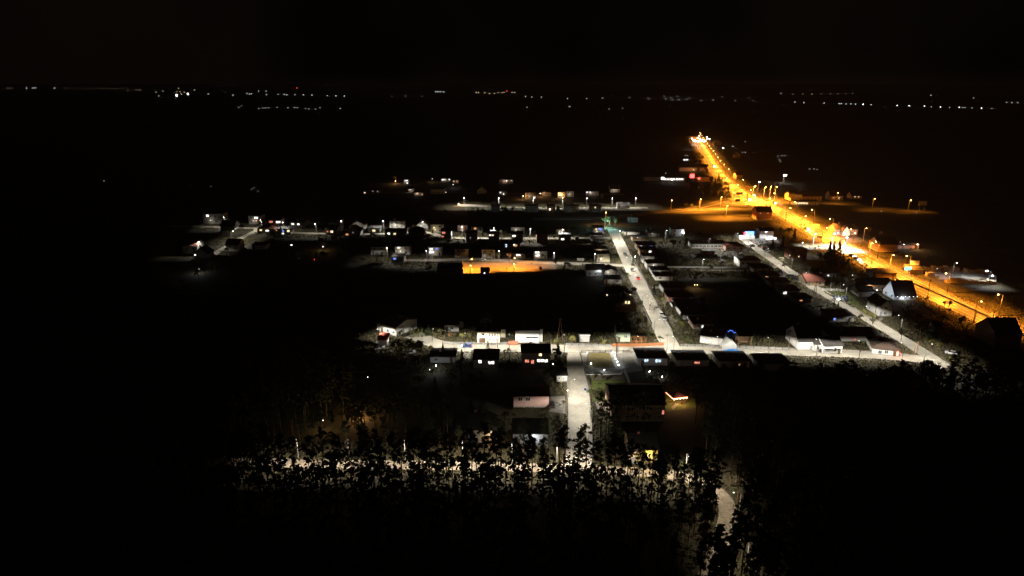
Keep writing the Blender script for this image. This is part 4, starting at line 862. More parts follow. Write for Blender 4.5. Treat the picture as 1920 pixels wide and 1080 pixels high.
for x, y, c, t in ((1375,628,'strip_blue','draped over the bush above the tent'),(1306,568,'strip_blue','hanging in the dark gardens')):
    X, Y = G(x, y); o = thing('light_string', f'blue string of lights {t}', 'light string', (X, Y, 0)); rr = random.Random(3)
    p = (-2.2, 0, 1.2)
    for i in range(12 if x > 1350 else 3):
        q = (-2.2+i*.42, 0, 1.3+.5*math.sin(i*.7)+rr.random()*.3); wi = part('wire', MB().tube(p, q, .02, .02, 4), 'dark_metal', o); part('bulb', MB().lathe([(.03, q[2]), (.10, q[2]+.08), (.03, q[2]+.18)], 6, q[:2]), c, wi); p = q
    link('lamp_light', LD['blue'], o, (0, -.6, 2))
# ------------------------------------------------------------------ poles and wires
def pole(label, px, py, h=9.5, a_frame=False, ang=0, m='wood', group=None):
    x, y = G(px, py); o = thing('utility_pole', label, 'utility pole', (x, y, 0), ang, group)
    if a_frame:
        for sx in (-1.3, 1.3): part('leg', MB().tube((sx, 0, 0), (0, 0, h), .17, .11, 7), m, o)
        part('brace', MB().tube((-.75, 0, h*.42), (.75, 0, h*.42), .07, .07, 6), m, o)
    else: part('shaft', MB().tube((0, 0, 0), (0, 0, h), .16, .10, 7), m, o)
    a = part('crossarm', MB().box(-1.0, 1.0, -.06, .06, h-.6, h-.48), m, o)
    for sx in (-.9, 0, .9): part('insulator', MB().lathe([(.05, h-.48), (.07, h-.4), (.03, h-.28)], 6, (sx, 0)), 'pale_grey', a)
    return (x, y, h-.3)
pole('wooden A-frame pole left of the pale bush on the front street', 1050, 640, 10, True)
pole('wooden A-frame pole beside the wood edge bushes on the side street', 1716, 664, 9.5, True, .6)
pole('pale A-frame pole beside the village street crossing', 1194, 508, 9, True, .8, 'concrete')
pole('wooden A-frame pole right of the solar panels on the side street', 1527, 556, 8, True, .5)
P_ = [pole('dark pole in front of the front street beside the garden paving', 1155, 674, 9.5), pole('dark pole at the corner of front street and village street', 1250, 662, 8)]
for x, y, t in ((933,652,'before the cream raised bungalow'),(1190,600,'left of the village street below the brown gabled house'),(1252,598,'beside the two parked cars'),(1638,606,'left of the grey two-storey house'),(1478,656,'left of the steep white gable')): pole(f'thin dark pole {t}', x, y, 8.5)
W_ = [pole('tall dark pole before the highway, %s from the left' % ordn(i+1), x, y, 10, ang=.6, group='highway power line poles') for i, (x, y) in enumerate(((1630,516),(1738,562),(1824,607),(1856,624),(1960,678)))]
for i in range(len(W_)-1):
    o = thing('power_line', f'thin dark wires of the highway power line, {ordn(i+1)} span from the left', 'power line', (0, 0, 0), group='power line spans')
    for sx in (-.9, 0, .9):
        mb = MB(); a, b = np.array(W_[i])+(sx*.8, sx*.5, 0), np.array(W_[i+1])+(sx*.8, sx*.5, 0)
        pts = [a+(b-a)*t/6-np.array((0, 0, 1.2*(1-(t/3-1)**2))) for t in range(7)]
        for q in range(6): mb.tube(pts[q], pts[q+1], .035, .035, 4, False)
        part('wire', mb, 'dark_metal', o)
# ------------------------------------------------------------------ fences, hedges, walls
def fence(label, pts, h, span, m, pick=False, posts='dark_metal', name='fence', cat='fence', thick=.05):
    q = [np.array(G(*p)) for p in pts]; o = thing(name, label, cat, (float(q[0][0]), float(q[0][1]), 0))
    o0 = q[0]
    for a, b in zip(q, q[1:]):
        L = float(np.linalg.norm(b-a)); n = max(1, round(L/span)); rz = math.atan2(b[1]-a[1], b[0]-a[0]); w = L/n
        mb = MB()
        if pick:
            for z in (.25, h-.25): mb.box(.05, w-.05, -.02, .02, z-.04, z+.04)
            for k in range(int(w/.28)): mb.box(.08+k*.28, .17+k*.28, -.035, -.02, .08, h)
        else: mb.box(.06, w-.06, -thick/2, thick/2, .08, h)
        pm = mb.mesh('panel', m); tm = MB().box(-.06, .06, -.06, .06, 0, h+.08).mesh('post', posts)
        for k in range(n):
            p = a-o0+(b-a)*k/n; link('post', tm, o, (float(p[0]), float(p[1]), 0), rz); link('panel', pm, o, (float(p[0]), float(p[1]), 0), rz)
    return o
fence('low orange board fence before the green cottage and pergola', [(1148,650),(1197,650),(1245,648)], 1.3, 2.2, 'orange_wood', posts='orange_wood')
fence('dark picket fence between the lane and the paved garden', [(1087,664),(1094,690),(1103,726)], 1.5, 2.5, 'dark_metal', True)
fence('dark picket fence along the street side of the paved garden', [(1090,662),(1136,662)], 1.3, 2.5, 'dark_metal', True)
fence('white-footed picket fence across the middle of the paved garden', [(1098,702),(1126,702)], 1.3, 2.2, 'dark_metal', True)
fence('second white-footed picket fence across the paved garden, right piece', [(1132,702),(1166,701)], 1.3, 2.2, 'dark_metal', True)
fence('low white kerb wall under the left garden picket fence', [(1098,703),(1126,703)], .3, 3, 'white', posts='white', name='low_wall', cat='wall', thick=.2)
fence('low white kerb wall under the right garden picket fence', [(1132,703),(1166,702)], .3, 3, 'white', posts='white', name='low_wall', cat='wall', thick=.2)
fence('dark gate and fence before the flat-roofed house forecourt', [(1135,661),(1190,661)], 1.2, 2.5, 'dark_metal', True)
fence('reddish brick front wall left of the bright white box house', [(953,647),(972,647)], 1.8, 2.2, 'brick', posts='brick', name='brick_wall', cat='wall', thick=.25)
fence('wire fence before the cream raised bungalow', [(830,645),(850,646),(893,647),(952,647)], 1.2, 2.8, 'grey', True)
fence('grey wire fence right of the tripod pole', [(1060,648),(1147,650)], 1.1, 2.8, 'grey', True)
fence('mesh fence before the corner bungalow and the tent', [(1275,650),(1360,652),(1480,657)], 1.2, 2.8, 'grey', True)
fence('fence along the right side of the village street, near part', [(1262,628),(1247,600),(1236,578)], 1.3, 3, 'grey', True)
fence('fence along the right side of the village street, far part', [(1224,556),(1205,520),(1188,484)], 1.3, 3, 'grey', True)
fence('fence along the left side of the village street', [(1222,610),(1205,574),(1188,540)], 1.3, 3, 'dark_metal', True)
fence('white picket fence above the roadside lawn', [(1542,545),(1584,547)], 1.3, 2, 'white', True, 'white')
fence('white slanting wall between paved garden and dark lawn', [(1171,700),(1181,722)], 1.9, 3, 'white', posts='white', name='garden_wall', cat='wall', thick=.25)
fence('pale wall along the highway side of the reddish house', [(1612,548),(1668,542)], 1.4, 3, 'pale_grey', posts='concrete', name='garden_wall', cat='wall', thick=.2)
fence('orange-lit end wall of the orange yard', [(868,516),(868,492)], 5.5, 3, 'ochre', posts='concrete', name='yard_wall', cat='wall', thick=.2)
fence('dark board fence below the orange yard', [(868,517),(1040,518)], 1.0, 3, 'wood')
fence('pale board wall of the cross street gardens', [(1082,489),(1095,490)], 1.8, 2, 'pale_grey', posts='concrete', name='garden_wall', cat='wall')
fence('long pale wall behind the dirt service road', [(1215,502),(1400,504)], 1.0, 4, 'pale_grey', posts='concrete', name='garden_wall', cat='wall', thick=.15)
fence('white front walls along the high street, left stretch', [(858,386),(922,388)], 1.6, 4, 'white', posts='white', name='garden_wall', cat='wall', thick=.2)
fence('dark fence before the dark house with lit windows', [(884,662),(970,661)], 1.3, 2.6, 'pale_grey', True)
fence('dark garden fence right of the lane', [(1108,745),(1112,770),(1110,815)], 1.5, 2.5, 'dark_metal', True)
fence('metal gates at the near right of the lane', [(1106,772),(1107,786)], 1.5, 2.5, 'grey')
fence('guard rail between highway and lumber yard', [(1700,527),(1790,566),(1880,608)], .8, 4, 'steel', name='guard_rail', cat='rail')
def hedge(label, pts, h, w, m='leaves', n=900):
    rng = np.random.default_rng(len(label)); q = [np.array(G(*p)) for p in pts]; o0 = q[0]; V = []; F = []; c = 0
    for a, b in zip(q, q[1:]):
        L = float(np.linalg.norm(b-a)); cen = [(*(a-o0+(b-a)*t), h*(.3+.4*rng.random())) for t in np.linspace(0, 1, max(3, int(L/.7)))]
        v, f = leafquads(rng, cen, np.array([(w*.6, w*.6, h*.42)]*len(cen)), n, .3); v[:, 2] = np.maximum(v[:, 2], .02); V.append(v); F.append(f+c); c += len(v)
    o = thing('hedge', label, 'hedge', (float(o0[0]), float(o0[1]), 0)); link('foliage', np_mesh('foliage', np.concatenate(V), np.concatenate(F), m), o)
    st = MB()
    for a, b in zip(q, q[1:]):
        for t in np.linspace(.03, .97, max(3, int(np.linalg.norm(b-a)/1.2))): p = a-o0+(b-a)*t; st.tube((*p, 0), (*p, h*.7), .05, .03, 4)
    part('stems', st, 'bark', o)
hedge('dark clipped hedge below the lower lawn', [(1106,738),(1142,738)], 2.2, 3.2, n=2600)
hedge('dark row of shrubs in front of the pink bungalow', [(964,769),(1030,770)], 1.3, .9, n=1500)
hedge('green hedge strip along the high street', [(860,382),(902,383)], 2.6, 2.5, 'yellow_leaves', 1500)
hedge('hedge along the roadside lawn beside the side street', [(1545,548),(1600,577)], .7, .6, 'thuja', 1200)
hedge('reed-like hedge left of the grey two-storey house', [(1612,585),(1640,598)], 2.2, 1.2, 'yellow_leaves', 1200)
hedge('garden shrubs along the pergola fence', [(1185,646),(1240,645)], .9, 1.2, 'rust_leaves', 1200)
hedge('lit green strip before the arched white house', [(1132,365),(1168,366)], 2.2, 2, 'yellow_leaves', 900)
# added lamps and glowing boxes that brighten some of the farther fronts
LD['porch'] = lampdata('porch', (1, .86, .68), 110, batwing=False)  # invented wash for house fronts, no porch lamp known there
for i_, (lb_, o_) in enumerate(sorted(HB.items())):
    if o_.get('category') == 'house' and 330 < o_.location.y and (i_ % 5) != 1 and o_.location.x < 120 and not any(w in lb_ for w in ('black', 'dark', 'unlit', 'dim')):
        wd = [c for c in o_.children if c.name.startswith('wall')][0].dimensions.x
        p_ = part('added_wash_light', MB().box(wd*.35, wd*.35+.3, -.25, -.01, 2.35, 2.5), 'bulb_white', o_); link('lamp_light', LD['porch'], o_, (wd*.4, -2.2, 2.4))
# ------------------------------------------------------------------ yard things
def at(name, label, cat, px, py, rz=0.0, group=None):
    x, y = G(px, py); return thing(name, label, cat, (x, y, 0), rz, group)
o = at('pergola', 'wooden pergola glowing orange beside the green cottage', 'pergola', 1183, 643)
for x in (0, 2.1, 4.2, 6.1):
    for y in (0, 3.2): part('post', MB().box(x-.08, x+.08, y-.08, y+.08, 0, 2.5), 'orange_wood', o)
for x in np.linspace(-.2, 6.3, 12): part('rafter', MB().box(x-.05, x+.05, -.4, 3.6, 2.5, 2.64), 'orange_wood', o)
part('roof_sheet', MB().box(-.3, 6.4, .6, 3.7, 2.66, 2.72), 'roof_dark', o)
for z in (.5, .9): part('rail', MB().box(0, 6.1, -.05, .05, z-.06, z+.06), 'orange_wood', o)
link('lamp_light', LD['warm'], o, (3, 1.5, 2.2)); part('bulb', MB().lathe([(.05, 2.2), (.12, 2.3), (.05, 2.42)], 8, (3, 1.5)), 'bulb_warm', o)
o = at('gazebo', 'garden gazebo with glowing red-white light strips', 'gazebo', 1268, 752, .25)
for x, y in ((-2.2,-2),(2.2,-2),(2.2,2),(-2.2,2)): part('post', MB().box(x-.08, x+.08, y-.08, y+.08, 0, 2.4), 'wood', o)
part('roof', MB().add([(-2.6,-2.4,2.4),(2.6,-2.4,2.4),(2.6,2.4,2.4),(-2.6,2.4,2.4),(0,0,3.5)], [(3,2,1,0),(0,1,4),(1,2,4),(2,3,4),(3,0,4)]), 'roof_red', o)
part('light_strip', MB().box(-2.6, 2.6, -2.55, -2.42, 2.2, 2.36), 'strip_red', o); part('light_strip', MB().box(-2.74, -2.62, -2.4, 2.4, 2.2, 2.36), 'strip_red', o)
for k in range(5): part('bulb', MB().lathe([(.05, 1.9), (.15, 2.02), (.05, 2.16)], 8, (-2.2+1.1*k, -2.5)), 'bulb_warm', o)
link('lamp_light', LD['warm'], o, (0, -3.4, 2.6)); link('lamp_light', LD['red'], o, (0, -2.9, 1.6)); link('lamp_light', LD['warm'], o, (-2.9, -1, 2.0))
for px, py, rr in ((1255, 758, 0), (1281, 757, .4)):
    t_ = at('garden_bench', 'wooden bench left of the red-lit gazebo' if px < 1260 else 'wooden bench right of the red-lit gazebo', 'bench', px, py, rr)
    part('seat', MB().box(-.8, .8, -.2, .2, .40, .46), 'wood', t_); part('backrest', MB().box(-.8, .8, .18, .24, .5, .9), 'wood', t_)
    for x in (-.7, .7): part('leg', MB().box(x-.05, x+.05, -.18, .24, 0, .40), 'wood', t_)
o = at('lookout_shed', 'grey-roofed wooden shed on posts right of the tent', 'shed', 1384, 650)
for x, y in ((0,0),(5,0),(5,4),(0,4)): part('post', MB().box(x-.12, x+.12, y-.12, y+.12, 0, 4.6), 'wood', o)
part('roof', MB().prism([(-.6, 4.5), (4.6, 5.4), (4.6, 5.6), (-.6, 4.7)], 'x', -.5, 5.5), 'roof_grey', o); part('board_wall', MB().box(.12, 4.88, 3.9, 4.0, .1, 4.5), 'wood', o); part('deck', MB().box(.1, 4.9, .1, 3.9, 2.0, 2.15), 'wood', o)
o = at('tent', 'white ridge tent with a blue tarpaulin at its foot', 'tent', 1356, 655)
part('canvas', MB().prism([(0, 0), (0, 1.7), (2.6, 3.4), (5.2, 1.7), (5.2, 0)], 'y', 0, 5), 'tarp_white', o)
o2 = at('tarpaulin', 'blue tarpaulin heap lying before the white tent', 'tarpaulin', 1360, 656)
rg = np.random.default_rng(5); tv, tf = [], []
for j in range(6):
    for i in range(9): tv.append((i*.75-.6, j*.4-1.8, max(.02, .75*math.sin(math.pi*i/8)*math.sin(math.pi*(j+.3)/5.6)+rg.normal()*.06)))
for j in range(5):
    for i in range(8): tf.append((j*9+i, j*9+i+1, (j+1)*9+i+1, (j+1)*9+i))
part('sheet', MB().add(tv, tf), 'tarp_blue', o2)
o = at('solar_array', 'dark solar panel array on the roadside lawn', 'solar panels', 1563, 564, -.12)
for j in range(2):
    for i in range(5):
        f = part('frame', MB().add([(i*1.5, j*1.9*.9, .4+j*.75), (i*1.5+1.4, j*1.9*.9, .4+j*.75), (i*1.5+1.4, j*1.9*.9+1.6, .4+j*.75+.68), (i*1.5, j*1.9*.9+1.6, .4+j*.75+.68)], [(0, 1, 2, 3)]), 'steel', o)
        part('panel', MB().add([(i*1.5+.06, j*1.9*.9+.06, .45+j*.75), (i*1.5+1.34, j*1.9*.9+.06, .45+j*.75), (i*1.5+1.34, j*1.9*.9+1.54, .45+j*.75+.63), (i*1.5+.06, j*1.9*.9+1.54, .45+j*.75+.63)], [(0, 1, 2, 3)]), 'panel_blue', f)
for x in (.4, 3.6, 7.0): part('leg', MB().tube((x, 2.6, 0), (x, 2.6, 1.5), .05, .05, 6), 'steel', o)
o = at('waste_bin', 'blue wheeled waste bin right of the lane', 'bin', 1097, 732)
part('body', MB().add([(-.24,-.26,.08),(.24,-.26,.08),(.24,.26,.08),(-.24,.26,.08),(-.3,-.34,1.0),(.3,-.34,1.0),(.3,.34,1.0),(-.3,.34,1.0)], [(3,2,1,0),(0,1,5,4),(1,2,6,5),(2,3,7,6),(3,0,4,7)]), 'plastic_blue', o)
part('lid', MB().box(-.33, .33, -.38, .36, 1.0, 1.08), 'pale_grey', o)
for x in (-.22, .22): part('wheel', MB().tube((x-.04, .28, .1), (x+.04, .28, .1), .1, .1, 10), 'rubber', o)
o = at('planting_bed', 'oval planting bed in the concrete yard of the pink bungalow', 'plant bed', 1044, 760)
part('edging', MB().lathe([(1.75, .02), (1.75, .14), (1.6, .14), (1.6, .06)], 20), 'concrete', o)
v, f = leafquads(np.random.default_rng(9), [(math.cos(t)*1.1, math.sin(t)*1.1, .3) for t in np.linspace(0, 6.2, 9)], [.35]*9, 260, .25); link('plants', np_mesh('plants', v, f, 'leaves'), o)
# chimney lit from below, kept with its roof
# ------------------------------------------------------------------ signs
def board(label, px, py, w, h, z, m, rz=0.0, posts=2, name='billboard', cat='billboard', pm='steel', edge=None):
    o = at(name, label, cat, px, py, rz)
    part('board', MB().box(-w/2, w/2, -.08, .08, z, z+h), m, o)
    part('frame', MB().box(-w/2-.12, w/2+.12, .085, .2, z-.12, z+h+.12), pm, o)
    for k in range(posts): x = (k-(posts-1)/2)*w*.6; part('post', MB().tube((x, .25, 0), (x, .25, z+h*.5), .12, .12, 7), pm, o)
    return o
board('orange-lit billboard left of the roadside inn', 1483, 379, 6, 3.2, 4, 'ochre')
board('second orange-lit billboard before the roadside inn', 1496, 379, 6, 2.6, 4, 'white')
board('pale billboard at the far right end of the east road', 1728, 396, 6.5, 3.2, 5, 'pale_grey')
board('long orange-lit sign board behind the junction', 1404, 362, 9, 2.4, 4, 'ochre')
board('white billboard left of the lumber stacks', 1713, 510, 4.6, 2.4, 4, 'white')
board('teal glowing sign at the lumber yard entrance', 1701, 514, 3.6, 1.6, 2.4, 'sign_teal', name='illuminated_sign', cat='sign')
board('dark sign board on the slip road verge', 1386, 369, 6, 2.2, 2, 'dark_metal', name='road_sign', cat='road sign')
board('dark sign board left of the junction triangle', 1366, 375, 5, 2.0, 2, 'dark_metal', name='road_sign', cat='road sign')
board('small dark sign at the triangle tip', 1383, 381, 4, 2.0, 1.5, 'dark_metal', name='road_sign', cat='road sign')
board('orange-lit gantry board over the highway verge', 1503, 425, 9, 1.5, 2.6, 'ochre', name='road_sign', cat='road sign')
board('glowing blue rooftop sign of the filling station shop', 1404, 449.5, 6.0, 2.4, 3.2, 'sign_blue', name='illuminated_sign', cat='sign')
board('small glowing red sign beside the blue rooftop sign', 1396, 450, 1.6, 1.4, 3.8, 'sign_red', name='illuminated_sign', cat='sign', posts=1)
board('glowing white sign strip on the service hall forecourt', 1445, 456, 6.5, 1.2, 2.6, 'sign_white', name='illuminated_sign', cat='sign')
board('glowing red supermarket sign', 1297, 341.5, 4.6, 4.0, 4.5, 'sign_red', name='illuminated_sign', cat='sign', posts=1)
board('bluish sign left of the supermarket windows', 1242, 341, 3.0, 2.5, 2.5, 'sign_white', name='illuminated_sign', cat='sign', posts=1)
for px, py, t in ((1600,437,'right of the restaurant'),(1531,428,'before the restaurant')): board(f'small roadside board {t}', px, py, 3.5, 1.4, 1.6, 'ochre', name='road_sign', cat='road sign')
o = at('station_canopy', 'dazzling white canopy of the far filling station', 'canopy', 1299, 272)
part('canopy_roof', MB().box(0, 22, 0, 12, 6.0, 7.2), 'white', o); part('fascia_light', MB().box(-.1, 22.1, -.25, -.02, 6.05, 7.1), 'sign_white', o)
for x in (2, 11, 20):
    for y in (2, 10): part('pillar', MB().box(x-.3, x+.3, y-.3, y+.3, 0, 6.0), 'steel', o)
for k in range(4): part('ceiling_light', MB().box(2+5.2*k, 5+5.2*k, .4, 2.6, 5.85, 5.98), 'bulb_cool', o)
o = at('bus_shelter', 'small glass bus shelter at the bright crossing', 'bus shelter', 1533, 449)
for x in (0, 3.8):
    for y in (0, 1.5): part('post', MB().box(x-.05, x+.05, y-.05, y+.05, 0, 2.4), 'steel', o)
part('roof', MB().box(-.3, 4.1, -.4, 1.8, 2.42, 2.55), 'steel', o); part('pane', MB().box(.1, 3.7, 1.48, 1.5, .2, 2.3), 'glass', o); part('bench', MB().box(.4, 3.4, 1.0, 1.35, .42, .5), 'wood', o)
# ------------------------------------------------------------------ lumber yard
def stack(label, px, py, n, w, h, m, rz=0.0, group='lumber stacks'):
    o = at('lumber_stack', label, 'lumber stack', px, py, rz, group); rn = random.Random(px); nl = int(h/.55)
    for k in range(n):
        hh = nl - (rn.random() < .4) - (rn.random() < .3)
        for j in range(max(2, hh)):
            z = j*.55; dx = rn.uniform(-.08, .08); mb = MB()
            for b in range(3): mb.box(k*w+.1+dx+b*(w-.3)/3, k*w+.06+dx+(b+1)*(w-.3)/3, 0, 2.4, z+.1, z+.52)
            for y in (.3, 2.0): mb.box(k*w+.1+dx, k*w+w-.25+dx, y, y+.12, z, z+.1)
            part('pallet_layer', mb, m, o)
for i, (px, py, n, w, h, m, t) in enumerate([(1722,509,6,2.2,3.0,'timber_grey','long grey one behind the white billboard'),(1748,510,4,2.2,3.4,'timber_grey','tall grey one in the back row'),(1764,510,4,2.2,3.2,'timber_grey','grey one at the right of the long back row'),(1786,511,2,2.0,3.6,'timber_grey','narrow tower left of the yellowish one'),(1809,513,6,2.0,3.0,'timber','yellowish square one in the back row'),(1775,531,4,2.4,2.8,'timber','brown one nearest the highway, left'),(1797,532,5,2.4,2.6,'timber','brown one nearest the highway, middle'),(1825,533,5,2.4,2.4,'timber','brown one nearest the highway, right'),(1738,519,2,2.2,2.6,'timber','small brown one beside the yard office')]):
    stack(f'lumber stack in the lit yard, {t}', px, py, n, w, h, m)
# ------------------------------------------------------------------ cars
car('blue and white parked car with bright lamps on the front street', 876, 651, math.pi, 'car_blue', True, hl='bulb_cool')
car('pale car parked right of the village street, farther one', 1240, 592, -D90-.1, 'car_white', group='cars parked on the village street')
car('pale car parked right of the village street, nearer one', 1246, 600, -D90-.1, 'car_silver', group='cars parked on the village street')
car('dark car on the village street below the cross street', 1186, 508, -D90, 'car_dark', group='cars parked on the village street')
car('red-lit car standing at the village street kerb', 1196, 523, D90, 'car_red', True, group='cars parked on the village street', hl='bulb_white')
car('dark car parked by the side street, left one', 1485, 520, -D90+.5, 'car_dark', group='cars parked by the side street')
car('dark car parked by the side street, right one', 1493, 525, -D90+.5, 'car_dark', group='cars parked by the side street')
car('white van-like car in the side street garden', 1783, 664, 2.6, 'car_white')
for px, py, t in ((1598,481,'dazzling headlights on the highway, left of the pair'),(1606,487,'dazzling headlights on the highway, right of the pair'),(1671,519,'dazzling headlights by the long dark warehouse'),(1338,312,'headlights on the far highway'),(1412,367,'headlights at the junction, upper one'),(1403,375,'headlights at the junction, lower one'),(1452,381,'headlights right of the junction'),(1512,430,'headlights before the bus stop')):
    car(f'car with {t}', px, py, -D90+.15, 'car_dark', True, 'cars on the highway', beam=True)
for px, py, p, t in ((1424,463,'car_white','white'),(1433,466,'car_red','red'),(1438,472,'car_silver','silver')): car(f'{t} car parked in the filling station yard', px, py, .3, p, group='cars in the station yard')
for px, py, p, t in ((1410,462,'car_silver','silver car beside the side street top'),(712,655,'car_white','white car in the yard of the rotated bungalow'),(770,663,'car_silver','pale car half hidden by the dark trees'),(1354,492,'car_silver','silver car parked on the dirt service road'),(1228,493,'car_dark','dark car parked behind the pale wall')): car(f'{t}', px, py, .4, p)
for px, py, a, p, t in ((1010,650,0,'car_silver','silver car parked before the bright white box house'),(905,489,0,'car_white','white car on the cross street behind the orange lamps'),(1064,496,0,'car_dark','dark car on the cross street beside the dark cypress'),(1172,478,-D90,'car_silver','silver car parked near the far end of the village street'),(1545,661,0,'car_dark','dark car before the steep-gabled white house'),(700,441,0,'car_silver','silver car on the upper street near the second lamp'),(1035,762,D90,'car_dark','dark car in the yard of the pink bungalow')): car(t, px, py, a, p)
